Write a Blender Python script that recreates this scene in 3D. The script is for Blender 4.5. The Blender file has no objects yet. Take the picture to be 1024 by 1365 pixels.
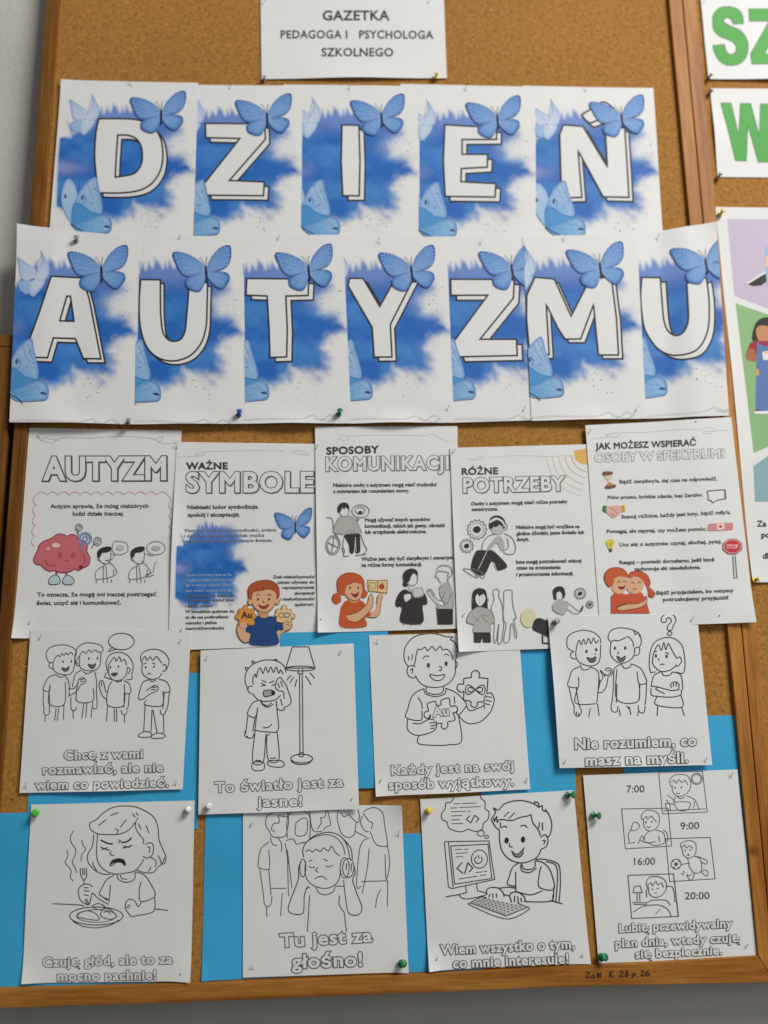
import bpy, math, random
import numpy as np
from mathutils import Vector, Matrix
from mathutils.geometry import tessellate_polygon

random.seed(7)
SC = bpy.context.scene
COL = SC.collection

# ------------------------------------------------------------------ camera
# The board hangs in the world plane y = 0 and faces -y. Metres.
IW, IH, FPX = 1024.0, 1365.0, 1100.0
DIST = 1.127
vz = Vector((437 - 512, 4839 + 682.5, -FPX)).normalized()
vx = Vector((21800 - 512, 682.5 - 433, -FPX))
vx = (vx - vz * vx.dot(vz)).normalized()
vy = vz.cross(vx)
R = Matrix((vx, vy, vz))                      # camera coordinates -> world
TARGET = Vector((0, 0, 1.6))
CAM = TARGET - DIST * (R @ Vector((0, 0, -1)))
cam_data = bpy.data.cameras.new('camera')
cam = bpy.data.objects.new('camera', cam_data)
COL.objects.link(cam)
cam.matrix_world = Matrix.Translation(CAM) @ R.to_4x4()
cam_data.sensor_fit = 'VERTICAL'
cam_data.sensor_height = 36
cam_data.lens = FPX / IH * 36
cam_data.clip_end = 100
cam_data.clip_start = 0.01
cam_data.dof.use_dof = True
cam_data.dof.focus_distance = DIST * 0.945
cam_data.dof.aperture_fstop = 1.6
SC.camera = cam

# ------------------------------------------------------------------ light
SC.view_settings.view_transform = 'Standard'
SC.view_settings.look = 'None'
SC.view_settings.exposure = 0
SC.view_settings.gamma = 1
world = bpy.data.worlds.new('World')
SC.world = world
world.use_nodes = True
wb = world.node_tree.nodes['Background']
wb.inputs[0].default_value = (0.975, 0.99, 1.0, 1)
wb.inputs[1].default_value = 0.145


def area(name, loc, look, size, sizey, power, col):
    l = bpy.data.lights.new(name, 'AREA')
    l.shape = 'RECTANGLE'; l.size = size; l.size_y = sizey
    l.energy = power; l.color = col
    o = bpy.data.objects.new(name, l); COL.objects.link(o)
    o.location = loc
    o.rotation_euler = (Vector(look) - Vector(loc)).to_track_quat('-Z', 'Y').to_euler()
    return o


area('ceiling_lamp', (2.35, -2.45, 4.4), (0.3, 0, 1.7), 1.9, 1.1, 188, (1.0, 0.97, 0.91))
area('fill_light', (1.5, -1.5, 1.7), (0.4, 0, 1.5), 0.5, 0.6, 4.5, (1.0, 0.99, 0.97))  # soft fill added to lift the lower right; no window known there


def P(px, py, h=0.0):
    """place on the board: the point of the plane h metres in front of the cork seen at that spot"""
    d = R @ Vector((px - IW / 2, IH / 2 - py, -FPX))
    t = (-h - CAM.y) / d.y
    return CAM + d * t


def lin(c):
    c = c / 255.0
    return c / 12.92 if c <= 0.04045 else ((c + 0.055) / 1.055) ** 2.4


def rgb(r, g, b):
    return (lin(r), lin(g), lin(b))


# ------------------------------------------------------------------ materials
def new_mat(name):
    m = bpy.data.materials.new(name); m.use_nodes = True
    nt = m.node_tree
    return m, nt, nt.nodes['Principled BSDF']


def N(nt, t, **kw):
    n = nt.nodes.new(t)
    for k, v in kw.items():
        setattr(n, k, v)
    return n


def noise(nt, scale, detail=4, rough=0.55, vec=None, dist=0.0):
    n = N(nt, 'ShaderNodeTexNoise')
    n.inputs['Scale'].default_value = scale; n.inputs['Detail'].default_value = detail
    n.inputs['Roughness'].default_value = rough; n.inputs['Distortion'].default_value = dist
    if vec is not None: nt.links.new(vec, n.inputs['Vector'])
    return n


def ramp(nt, fac, stops):
    r = N(nt, 'ShaderNodeValToRGB')
    e = r.color_ramp.elements
    while len(e) < len(stops): e.new(0.5)
    for i, (p, c) in enumerate(stops):
        e[i].position = p; e[i].color = (*c, 1)
    nt.links.new(fac, r.inputs[0])
    return r


def mix(nt, fac, a, b, mode='MIX'):
    m = N(nt, 'ShaderNodeMix', data_type='RGBA', blend_type=mode)
    for s, v in ((0, fac), (6, a), (7, b)):
        if hasattr(v, 'is_linked') or hasattr(v, 'links'):
            nt.links.new(v, m.inputs[s])
        elif isinstance(v, (int, float)):
            m.inputs[s].default_value = v
        else:
            m.inputs[s].default_value = (*v, 1)
    return m.outputs[2]


def bump(nt, bs, h, strength, dist):
    b = N(nt, 'ShaderNodeBump')
    b.inputs['Strength'].default_value = strength; b.inputs['Distance'].default_value = dist
    nt.links.new(h, b.inputs['Height']); nt.links.new(b.outputs[0], bs.inputs['Normal'])


def objco(nt, scale=(1, 1, 1)):
    t = N(nt, 'ShaderNodeTexCoord'); m = N(nt, 'ShaderNodeMapping')
    m.inputs['Scale'].default_value = scale
    nt.links.new(t.outputs['Object'], m.inputs[0])
    return m.outputs[0]


def mat_cork():
    m, nt, bs = new_mat('cork')
    co = objco(nt)
    wob = noise(nt, 160, 3, 0.6, co)
    w = mix(nt, 0.010, co, wob.outputs['Color'])
    v = N(nt, 'ShaderNodeTexVoronoi'); v.inputs['Scale'].default_value = 380
    nt.links.new(w, v.inputs['Vector'])
    base = ramp(nt, v.outputs['Color'], [(0.0, (0.30, 0.135, 0.026)), (0.3, (0.37, 0.176, 0.037)), (0.75, (0.41, 0.200, 0.044)), (1.0, (0.49, 0.262, 0.072))])
    n2 = noise(nt, 150, 4, 0.65, co)
    sp = ramp(nt, n2.outputs[0], [(0.34, (0.74, 0.66, 0.58)), (0.47, (1, 1, 1)), (0.68, (1.13, 1.12, 1.1))])
    c = mix(nt, 1.0, base.outputs[0], sp.outputs[0], 'MULTIPLY')
    v2 = N(nt, 'ShaderNodeTexVoronoi'); v2.inputs['Scale'].default_value = 120
    nt.links.new(w, v2.inputs['Vector'])
    fl = ramp(nt, v2.outputs['Distance'], [(0.12, (0.40, 0.28, 0.2)), (0.22, (1, 1, 1))])
    sel = ramp(nt, noise(nt, 40, 3, 0.6, co).outputs[0], [(0.56, (0, 0, 0)), (0.62, (1, 1, 1))])
    c = mix(nt, sel.outputs[0], c, mix(nt, 1.0, c, fl.outputs[0], 'MULTIPLY'))
    v3 = N(nt, 'ShaderNodeTexVoronoi'); v3.inputs['Scale'].default_value = 75
    nt.links.new(w, v3.inputs['Vector'])
    f3 = ramp(nt, v3.outputs['Distance'], [(0.10, (1.5, 1.55, 1.6)), (0.2, (1, 1, 1))])
    c = mix(nt, 0.55, c, mix(nt, 1.0, c, f3.outputs[0], 'MULTIPLY'))
    lg = ramp(nt, noise(nt, 3.0, 3, 0.5, co).outputs[0], [(0.3, (0.93, 0.92, 0.91)), (0.7, (1.04, 1.03, 1.0))])
    c = mix(nt, 1.0, c, lg.outputs[0], 'MULTIPLY')
    v4 = N(nt, 'ShaderNodeTexVoronoi'); v4.inputs['Scale'].default_value = 34
    nt.links.new(co, v4.inputs['Vector'])
    ph = ramp(nt, v4.outputs['Distance'], [(0.028, (0.12, 0.07, 0.04)), (0.05, (1, 1, 1))])
    c = mix(nt, 0.8, c, mix(nt, 1.0, c, ph.outputs[0], 'MULTIPLY'))
    nt.links.new(c, bs.inputs['Base Color'])
    bs.inputs['Roughness'].default_value = 0.9
    bs.inputs['Specular IOR Level'].default_value = 0.25
    bump(nt, bs, noise(nt, 420, 4, 0.7, co).outputs[0], 0.5, 0.0006)
    return m


def mat_wood(name, sc, tint=1.0):
    m, nt, bs = new_mat(name)
    co = objco(nt, sc)
    n1 = noise(nt, 1.0, 6, 0.6, co, 0.6)
    b = ramp(nt, n1.outputs[0], [(0.28, (0.24 * tint, 0.076 * tint, 0.011 * tint)), (0.5, (0.41 * tint, 0.164 * tint, 0.028 * tint)), (0.72, (0.56 * tint, 0.268 * tint, 0.056 * tint))])
    n2 = noise(nt, 5.0, 4, 0.7, co)
    s = ramp(nt, n2.outputs[0], [(0.35, (0.75, 0.68, 0.6)), (0.6, (1.05, 1.05, 1.05))])
    c = mix(nt, 1.0, b.outputs[0], s.outputs[0], 'MULTIPLY')
    # knots
    kv = N(nt, 'ShaderNodeTexVoronoi'); kv.inputs['Scale'].default_value = 7
    nt.links.new(objco(nt, (1, 1, 1)), kv.inputs['Vector'])
    k = ramp(nt, kv.outputs['Distance'], [(0.0, (0.35, 0.25, 0.2)), (0.07, (1, 1, 1))])
    c = mix(nt, 1.0, c, k.outputs[0], 'MULTIPLY')
    nt.links.new(c, bs.inputs['Base Color'])
    bs.inputs['Roughness'].default_value = 0.5
    bs.inputs['Specular IOR Level'].default_value = 0.22
    bump(nt, bs, n2.outputs[0], 0.15, 0.0006)
    return m


def mat_paper(name, col, rough=0.62, mott=0.035):
    m, nt, bs = new_mat(name)
    co = objco(nt)
    n1 = noise(nt, 9, 4, 0.6, co)
    lo = tuple(x * (1 - mott) for x in col); hi = tuple(min(1, x * (1 + mott * 0.6)) for x in col)
    c = ramp(nt, n1.outputs[0], [(0.3, lo), (0.7, hi)])
    nt.links.new(c.outputs[0], bs.inputs['Base Color'])
    bs.inputs['Roughness'].default_value = rough
    bs.inputs['Specular IOR Level'].default_value = 0.3
    n2 = noise(nt, 7, 2, 0.4, co)
    bump(nt, bs, n2.outputs[0], 0.5, 0.0042)
    return m


def mat_ink():
    m, nt, bs = new_mat('printed_ink')
    a = N(nt, 'ShaderNodeAttribute', attribute_name='Col')
    co = objco(nt)
    n1 = noise(nt, 700, 2, 0.6, co)
    s = ramp(nt, n1.outputs[0], [(0.3, (0.95, 0.95, 0.95)), (0.7, (1.0, 1.0, 1.0))])
    c = mix(nt, 1.0, a.outputs['Color'], s.outputs[0], 'MULTIPLY')
    nt.links.new(c, bs.inputs['Base Color'])
    bs.inputs['Roughness'].default_value = 0.6
    bs.inputs['Specular IOR Level'].default_value = 0.3
    bump(nt, bs, noise(nt, 7, 2, 0.4, co).outputs[0], 0.5, 0.0042)
    return m


def mat_plain(name, col, rough=0.4, trans=0.0, metal=0.0):
    m, nt, bs = new_mat(name)
    n1 = noise(nt, 60, 3, 0.5, objco(nt))
    c = ramp(nt, n1.outputs[0], [(0.3, tuple(x * 0.9 for x in col)), (0.7, col)])
    nt.links.new(c.outputs[0], bs.inputs['Base Color'])
    bs.inputs['Roughness'].default_value = rough
    bs.inputs['Metallic'].default_value = metal
    bs.inputs['Transmission Weight'].default_value = trans
    return m


def mat_wall(name, col):
    m, nt, bs = new_mat(name)
    co = objco(nt)
    c = ramp(nt, noise(nt, 2.5, 5, 0.6, co).outputs[0], [(0.25, tuple(x * 0.84 for x in col)), (0.5, tuple(x * 0.98 for x in col)), (0.75, tuple(x * 1.06 for x in col))])
    nt.links.new(c.outputs[0], bs.inputs['Base Color'])
    bs.inputs['Roughness'].default_value = 0.75
    bump(nt, bs, noise(nt, 90, 6, 0.65, co).outputs[0], 0.6, 0.002)
    return m


WHITE = (0.785, 0.795, 0.795)
M_CORK = mat_cork()
M_WOODV = mat_wood('pine_upright', (60, 60, 3.2))
M_WOODH = mat_wood('pine_crosswise', (3.2, 60, 60), 0.85)
M_WOODL = mat_wood('aged_pine', (60, 60, 3.2), 0.5)
M_WOODD = mat_wood('dark_pine', (60, 60, 3.2), 0.55)
M_PAPER = mat_paper('white_paper', WHITE)
M_BLUE = mat_paper('blue_paper', (0.048, 0.42, 0.74), 0.55, 0.11)
M_INK = mat_ink()
M_WALL = mat_wall('painted_plaster', (0.60, 0.575, 0.52))
M_STEEL = mat_plain('steel', (0.34, 0.33, 0.31), 0.35, 0, 0.5)
M_MARK = mat_plain('black_marker', (0.025, 0.012, 0.008), 0.6)
PINM = {
    'green': mat_plain('green_plastic', (0.005, 0.17, 0.055), 0.25),
    'bright green': mat_plain('bright_green_plastic', (0.06, 0.50, 0.03), 0.25),
    'blue': mat_plain('blue_plastic', (0.01, 0.05, 0.36), 0.25),
    'yellow': mat_plain('yellow_plastic', (0.75, 0.55, 0.02), 0.3),
    'white': mat_plain('white_plastic', (0.70, 0.70, 0.66), 0.3),
    'grey': mat_plain('grey_plastic', (0.28, 0.25, 0.23), 0.35),
}

# ------------------------------------------------------------------ object helpers
def mesh_obj(name, verts, faces, mat, parent=None, smooth=False, cols=None):
    me = bpy.data.meshes.new(name)
    me.from_pydata([tuple(v) for v in verts], [], faces)
    me.materials.append(mat)
    if smooth: me.shade_smooth()
    if cols is not None:
        at = me.color_attributes.new('Col', 'FLOAT_COLOR', 'POINT')
        a = np.ones((len(verts), 4), dtype=np.float32); a[:, :3] = np.array(cols, dtype=np.float32)
        at.data.foreach_set('color', a.ravel())
    o = bpy.data.objects.new(name, me); COL.objects.link(o)
    if parent is not None:
        o.parent = parent
    return o


def tag(o, label=None, cat=None, group=None, kind=None):
    if label: o['label'] = label
    if cat: o['category'] = cat
    if group: o['group'] = group
    if kind: o['kind'] = kind
    return o


def empty(name, loc, label, cat, group=None):
    o = bpy.data.objects.new(name, None); COL.objects.link(o)
    o.location = loc; o.empty_display_size = 0.02
    return tag(o, label, cat, group)


def origin_shift(o, loc):
    """put an object's origin at loc, geometry unmoved"""
    loc = Vector(loc)
    o.data.transform(Matrix.Translation(-loc)); o.location = loc


def slab(name, quad_px, h0, h1, mat, parent=None, bevel=0.0012, solid=True):
    """prism over a polygon of photo spots at height h1, going back to h0"""
    front = [P(x, y, h1) for x, y in quad_px]
    back = [Vector((p.x, -h0, p.z)) for p in front]
    n = len(front)
    vs = front + back
    fs = [tuple(range(n))[::-1], tuple(range(n, 2 * n))] + [(i, (i + 1) % n, n + (i + 1) % n, n + i) for i in range(n)]
    o = mesh_obj(name, vs, fs, mat, parent)
    import bmesh
    bm = bmesh.new(); bm.from_mesh(o.data); bmesh.ops.recalc_face_normals(bm, faces=bm.faces)
    if bevel:
        bmesh.ops.bevel(bm, geom=bm.edges[:], offset=bevel, segments=2, affect='EDGES', profile=0.6)
    bm.to_mesh(o.data); bm.free()
    return o


# ------------------------------------------------------------------ drawing helpers
def pts(s):
    return [tuple(float(q) for q in p.split(',')) for p in s.split()]


def catmull(p, closed=False, step=4.0):
    n = len(p)
    if n < 3: return list(p)
    out = []
    segs = n if closed else n - 1
    for i in range(segs):
        p1, p2 = p[i % n], p[(i + 1) % n]
        p0 = p[(i - 1) % n] if closed or i > 0 else p1
        p3 = p[(i + 2) % n] if closed or i + 2 < n else p2
        d = math.hypot(p2[0] - p1[0], p2[1] - p1[1])
        k = max(1, int(d / step))
        for j in range(k):
            t = j / k
            out.append(tuple(0.5 * ((2 * p1[a]) + (-p0[a] + p2[a]) * t + (2 * p0[a] - 5 * p1[a] + 4 * p2[a] - p3[a]) * t * t + (-p0[a] + 3 * p1[a] - 3 * p2[a] + p3[a]) * t ** 3) for a in (0, 1)))
    if not closed: out.append(p[-1])
    return out


def ell(cx, cy, rx, ry=None, rot=0, a0=0, a1=360, n=26):
    ry = rx if ry is None else ry
    c, s = math.cos(math.radians(rot)), math.sin(math.radians(rot))
    full = abs(a1 - a0) >= 360
    m = n if full else n + 1
    o = []
    for i in range(m):
        a = math.radians(a0 + (a1 - a0) * i / n)
        x, y = rx * math.cos(a), ry * math.sin(a)
        o.append((cx + x * c - y * s, cy + x * s + y * c))
    return o


_tc = {}
def text_mesh(s, space=1.0, res=3):
    """outline text from the built-in font: vertices, triangles and closed contours"""
    k = (s, space, res)
    if k in _tc: return _tc[k]
    c = bpy.data.curves.new('t', 'FONT'); c.body = s; c.resolution_u = res
    c.space_character = space
    o = bpy.data.objects.new('t', c); COL.objects.link(o)
    dg = bpy.context.evaluated_depsgraph_get()
    e = o.evaluated_get(dg); m = e.to_mesh()
    m.calc_loop_triangles()
    v = [(q.co.x, q.co.y) for q in m.vertices]
    t = [tuple(q.vertices) for q in m.loop_triangles]
    e.to_mesh_clear()
    bpy.data.objects.remove(o); bpy.data.curves.remove(c)
    # weld by position, then chain the boundary edges
    key = {}; w = []; mp = []
    for q in v:
        kk = (round(q[0], 5), round(q[1], 5))
        if kk not in key: key[kk] = len(w); w.append(q)
        mp.append(key[kk])
    t = [tuple(mp[i] for i in q) for q in t]; t = [q for q in t if len(set(q)) == 3]
    cnt = {}
    for q in t:
        for i, j in ((q[0], q[1]), (q[1], q[2]), (q[2], q[0])):
            e_ = (min(i, j), max(i, j)); cnt.setdefault(e_, []).append((i, j))
    nx = {}
    for e_, l in cnt.items():
        if len(l) == 1: nx.setdefault(l[0][0], []).append(l[0][1])
    loops = []
    while nx:
        st = next(iter(nx)); lp = [st]; cur = st
        while cur in nx:
            n_ = nx[cur].pop()
            if not nx[cur]: del nx[cur]
            if n_ == st: break
            lp.append(n_); cur = n_
        if len(lp) > 2: loops.append(lp)
    _tc[k] = (w, t, loops)
    return _tc[k]


def mixed(s):
    """closed outline; points ending in ! are sharp corners, the rest is smoothed when any corner is marked"""
    tk = s.split()
    if '!' not in s: return pts(s)
    sharp = [i for i, x in enumerate(tk) if x.endswith('!')]
    p = pts(s.replace('!', ''))
    if s.startswith('~'): pass
    out = []
    n = len(p)
    for a, b in zip(sharp, sharp[1:] + [sharp[0] + n]):
        seg = [p[i % n] for i in range(a, b + 1)]
        out += catmull(seg, False, 5)[:-1]
    return out


K = rgb(58, 56, 56)
KL = rgb(120, 118, 116)
PW = WHITE


class Sheet:
    def __init__(self, name, quad, h, label, cat='poster', group=None, mat=None, lift=(), wave=0.0004, seed=0, bridge=None, vis=None):
        self.q = quad; self.h = h; self.lifts = lift; self.wave = wave; self.seed = seed; self.bridge = bridge
        self.H = self.homog(quad)
        self.vis = vis            # part of u that content may cover (seams)
        nu, nv = 36, 48
        vs, fs = [], []
        ctr = P(sum(p[0] for p in quad) / 4, sum(p[1] for p in quad) / 4, h)
        self.ctr = ctr
        for back in (0, 1):
            for j in range(nv + 1):
                for i in range(nu + 1):
                    x, y = self.uv2px(i / nu, j / nv)
                    p = self.place(x, y, -0.00014 if back else 0.0)
                    vs.append(p - ctr)
        w = nu + 1; nb = w * (nv + 1)
        for j in range(nv):
            for i in range(nu):
                a = j * w + i
                fs.append((a, a + w, a + w + 1, a + 1))
                fs.append((nb + a, nb + a + 1, nb + a + w + 1, nb + a + w))
        def rim(seq):
            for a, b in zip(seq, seq[1:]):
                i = len(vs); vs.extend([vs[a], vs[b], vs[nb + b], vs[nb + a]]); fs.append((i, i + 1, i + 2, i + 3))
        top = list(range(w)); bot = [nv * w + i for i in range(w)][::-1]
        lef = [j * w for j in range(nv + 1)][::-1]; rig = [j * w + nu for j in range(nv + 1)]
        for s_ in (top, rig, bot, lef): rim(s_)
        self.o = mesh_obj(name, vs, fs, mat or M_PAPER, None, smooth=True)
        # crisp rim
        self.o.location = ctr
        tag(self.o, label, cat, group)
        self.n = 0; self.fstep = 2

    @staticmethod
    def homog(q):
        # unit square -> quad, and its inverse
        src = [(0, 0), (1, 0), (1, 1), (0, 1)]
        A, b = [], []
        for (u, v), (x, y) in zip(src, q):
            A.append([u, v, 1, 0, 0, 0, -u * x, -v * x]); b.append(x)
            A.append([0, 0, 0, u, v, 1, -u * y, -v * y]); b.append(y)
        h = np.linalg.solve(np.array(A, float), np.array(b, float))
        M = np.array([[h[0], h[1], h[2]], [h[3], h[4], h[5]], [h[6], h[7], 1]])
        return M, np.linalg.inv(M)

    def uv2px(self, u, v):
        x, y, w = self.H[0] @ np.array([u, v, 1.0]); return x / w, y / w

    def px2uv(self, x, y):
        M = self.H[1]
        w = M[2, 0] * x + M[2, 1] * y + M[2, 2]
        return (M[0, 0] * x + M[0, 1] * y + M[0, 2]) / w, (M[1, 0] * x + M[1, 1] * y + M[1, 2]) / w

    def lift(self, u, v):
        u = min(1, max(0, u)); v = min(1, max(0, v))
        z = 0.0
        s = self.seed * 1.7
        if self.wave:
            z += self.wave * (1 + 0.5 * math.sin(5.1 * u + s + 2.0 * v) + 0.5 * math.sin(7.3 * v - s * 2 + 3 * u))
        for k, amt, reach in self.lifts:
            a = 1.0
            if 'l' in k: a *= max(0, 1 - u / reach)
            if 'r' in k: a *= max(0, 1 - (1 - u) / reach)
            if 't' in k: a *= max(0, 1 - v / reach)
            if 'b' in k: a *= max(0, 1 - (1 - v) / reach)
            if k in ('B', 'T', 'L', 'R'):
                d = {'B': 1 - v, 'T': v, 'L': u, 'R': 1 - u}[k]
                e = {'B': u, 'T': u, 'L': v, 'R': v}[k]
                a = max(0, 1 - d / reach) * math.sin(math.pi * e) ** 1.5
            z += amt * a * a
        if self.bridge:                       # sheet bridging the raised frame rail
            side, ur, amt = self.bridge
            d = u if side == 'l' else 1 - u
            if d < ur: z += amt
            else:
                t = min(1, (d - ur) / 0.33); z += amt * (1 - t * t * (3 - 2 * t))
        return z

    def place(self, x, y, eps=0.0):
        p = P(x, y, self.h)
        u, v = self.px2uv(x, y)
        p.y -= self.lift(u, v) + eps
        return p

    def part(self, name, label=None):
        return Ink(self, name, label)


def blocks(s, ctx, rows, h, col, off=.035):
    """lines of text, one printed part for each paragraph"""
    k = None; last = None
    for t, a in rows:
        if last is None or abs(a[1] - last[1]) > 62 or abs(a[0] - last[0]) > 160:
            if k: k.done()
            k = s.part('printed_text'); k.ctx = ctx
        k.text(t, *a, h, col, off); last = a
    if k: k.done()


class Ink:
    """one printed part on a sheet; c = (ox, oy, s): drawing units are (spot - o) * s"""
    order = {}

    def __init__(self, sh, name, label=None, ctx=None):
        self.sh, self.name, self.label = sh, name, label
        self.v, self.t, self.c = [], [], []
        self.ctx = ctx or (0, 0, 1.0)
        self.aff = None

    def px(self, p):
        if self.aff is not None:
            a = self.aff
            return (a[0] * p[0] + a[1] * p[1] + a[2], a[3] * p[0] + a[4] * p[1] + a[5])
        ox, oy, s = self.ctx
        return (ox + p[0] / s, oy + p[1] / s)

    def raw(self, v, t, cols, dz=None):
        """v in photo spots"""
        self.sh.n += 1
        eps = 0.00012 + 0.000005 * self.sh.n
        uv = [self.sh.px2uv(*q) for q in v]
        lo, hi = self.sh.vis or (0.0, 1.0)
        base = len(self.v)
        inside = [lo <= a <= hi and 0 <= b <= 1 for a, b in uv]
        idx = {}
        def put(i):
            if i not in idx:
                idx[i] = len(self.v); self.v.append(self.sh.place(v[i][0], v[i][1], eps + (dz[i] if dz else 0)) - self.sh.ctr); self.c.append(cols[i])
            return idx[i]
        for tri in t:
            if all(inside[i] for i in tri):
                self.t.append(tuple(put(i) for i in tri)); continue
            poly = [(uv[i][0], uv[i][1], *cols[i]) for i in tri]
            for ax, lim, sg in ((0, lo, 1), (0, hi, -1), (1, 0.0, 1), (1, 1.0, -1)):
                out = []
                for k in range(len(poly)):
                    A, B = poly[k], poly[(k + 1) % len(poly)]
                    da, db = sg * (A[ax] - lim), sg * (B[ax] - lim)
                    if da >= 0: out.append(A)
                    if (da >= 0) != (db >= 0):
                        q = da / (da - db); out.append(tuple(x + (y - x) * q for x, y in zip(A, B)))
                poly = out
                if len(poly) < 3: break
            if len(poly) < 3: continue
            ids = []
            for q in poly:
                x, y = self.sh.uv2px(q[0], q[1])
                ids.append(len(self.v)); self.v.append(self.sh.place(x, y, eps + (dz[tri[0]] if dz else 0)) - self.sh.ctr); self.c.append(q[2:])
            for k in range(1, len(ids) - 1): self.t.append((ids[0], ids[k], ids[k + 1]))

    def split(self, v, t, m):
        v = list(v); out = []; st = list(t); mids = {}
        while st:
            a, b, c = st.pop()
            es = sorted(((math.dist(v[i], v[j]), i, j, k) for i, j, k in ((a, b, c), (b, c, a), (c, a, b))), reverse=True)
            d, i, j, k = es[0]
            if d <= m: out.append((a, b, c)); continue
            key = (min(i, j), max(i, j))
            if key not in mids:
                mids[key] = len(v); v.append(((v[i][0] + v[j][0]) / 2, (v[i][1] + v[j][1]) / 2))
            q = mids[key]
            st.append((i, q, k)); st.append((q, j, k))
        return v, out

    def fill(self, polys, col, smooth=True, m=5.0, fn=None, st=None):
        """polys: one outline or [outer, hole, ...], strings or lists"""
        if isinstance(polys, str) or isinstance(polys[0], tuple): polys = [polys]
        L = []
        for p in polys:
            if isinstance(p, str): p = pts(p); p = catmull(p, True) if smooth else p
            L.append([self.px(q) for q in p])
        flat = [q for p in L for q in p]
        st = self.sh.fstep if st is None else st
        self.sh.n += st
        tr = tessellate_polygon([[Vector((x, y, 0)) for x, y in p] for p in L])
        v, t = self.split(flat, [tuple(q) for q in tr], m)
        cols = [fn(q) for q in v] if fn else [col] * len(v)
        self.raw(v, t, cols)
        self.sh.n += st
        return self

    def line(self, s, w=1.15, col=K, smooth=True, closed=False):
        """strokes separated by ';', a trailing z closes one"""
        items = s.split(';') if isinstance(s, str) else [s]
        R_ = []
        for it in items:
            cl = closed; sm = smooth
            if isinstance(it, str):
                it = it.strip()
                if not it: continue
                if it.endswith('z'): cl = True; it = it[:-1]
                if it.startswith('|'): sm = False; it = it[1:]
                p = pts(it)
                if sm: p = catmull(p, cl)
            else: p = list(it)
            p = [self.px(q) for q in p]
            if cl: p = p + [p[0]]
            if len(p) < 2: continue
            R_.append((p, cl))
        self.ribbons(R_, w, col)

    def ribbons(self, R_, w, col):
        w *= getattr(self.sh, 'pen', 1.0)
        V, T, Z = [], [], []
        for i, (p, cl) in enumerate(R_):
            r = self._ribbon(p, w, cl)
            if r is None: continue
            n = len(V); V += r[0]; T += [(a + n, b + n, c + n) for a, b, c in r[1]]; Z += [(i % 14) * 9e-7] * len(r[0])
        if V: self.raw(V, T, [col] * len(V), Z)

    def _ribbon(self, p, w, cl):
        q = [p[0]]
        for a in p[1:]:                      # keep long straight pieces short enough to follow the sheet
            d = math.dist(q[-1], a)
            if d < 1e-6: continue
            k = max(1, int(d / 5)); b = q[-1]
            for i in range(1, k + 1): q.append((b[0] + (a[0] - b[0]) * i / k, b[1] + (a[1] - b[1]) * i / k))
        p = q; n = len(p)
        if n < 2: return None
        v, t = [], []
        for i in range(n):
            a = p[i - 1] if i > 0 else (p[-2] if cl else p[0])
            b = p[i + 1] if i < n - 1 else (p[1] if cl else p[-1])
            c = p[i]
            d1 = (c[0] - a[0], c[1] - a[1]); d2 = (b[0] - c[0], b[1] - c[1])
            l1 = math.hypot(*d1) or 1; l2 = math.hypot(*d2) or 1
            tx, ty = d1[0] / l1 + d2[0] / l2, d1[1] / l1 + d2[1] / l2
            if (i == 0 or i == n - 1) and not cl:
                dd = d2 if i == 0 else d1; tx, ty = dd
            l = math.hypot(tx, ty)
            if l < 1e-6: tx, ty, l = -d1[1], d1[0], l1
            nx, ny = -ty / l, tx / l
            cosh = 1.0
            if l1 > 1e-6 and l2 > 1e-6 and 0 < i < n - 1 or cl:
                cosh = max(0.45, abs(nx * -d2[1] / l2 + ny * d2[0] / l2))
            r = w / 2 / cosh
            v += [(c[0] + nx * r, c[1] + ny * r), (c[0] - nx * r, c[1] - ny * r)]
        for i in range(n - 1):
            a = 2 * i; t += [(a, a + 1, a + 2), (a + 1, a + 3, a + 2)]
        return v, t

    def text(self, s, x0, y0, x1, y1, h, col=K, off=0.012, space=1.0, outline=0.0, fillcol=None, shadow=None):
        """baseline from x0,y0 to x1,y1; h = height of a capital, in drawing units"""
        v0, t0, loops = text_mesh(s, space, 3 if h / self.ctx[2] > 8 else 2)
        xa = min(q[0] for q in v0); xb = max(q[0] for q in v0)
        L = math.hypot(x1 - x0, y1 - y0); ux, uy = (x1 - x0) / L, (y1 - y0) / L
        sx = L / (xb - xa); sy = h / 0.686
        em = sy / self.ctx[2]
        def lay(wd, c, dx=0, dy=0, solid=True):
            w = []
            for x, y in v0:
                a = (x - xa) * sx + dx; b = y * sy - dy
                w.append(self.px((x0 + ux * a + uy * b, y0 + uy * a - ux * b)))
            if solid:
                ww, tt = self.split(w, t0, 6)
                self.raw(ww, tt, [c] * len(ww))
            if wd > 0.05:
                self.ribbons([([w[i] for i in lp] + [w[lp[0]]], True) for lp in loops], wd, c)
        self.sh.n += 2
        if outline:
            W1, W2 = 2 * (off + outline) * em, 2 * off * em
            if shadow:
                lay(W1 * .9, col, *shadow); self.sh.n += 6; lay(W2, fillcol or PW, *shadow); self.sh.n += 6
            lay(W1, col, solid=False); self.sh.n += 14
            lay(W2, fillcol or PW)
            self.sh.n += 2
        else: lay(2 * off * em, col)
        return self

    def done(self):
        if not self.t: return None
        o = mesh_obj(self.name, self.v, self.t, M_INK, self.sh.o, cols=self.c)
        if self.label: o['label'] = self.label
        return o

# ================================================================== the wall and the boards
def wall():
    o = mesh_obj('wall', [(-2.5, 0.0896, 0), (2.5, 0.0896, 0), (2.5, 0.0006 + .022, 2.4), (-2.5, 0.0006 + .022, 2.4), (2.5, 0.0226, 3.4), (-2.5, 0.0226, 3.4)], [(0, 1, 2, 3), (3, 2, 4, 5)], M_WALL)
    tag(o, 'painted plaster wall behind the notice boards', None, None, 'structure')


wall()

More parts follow.
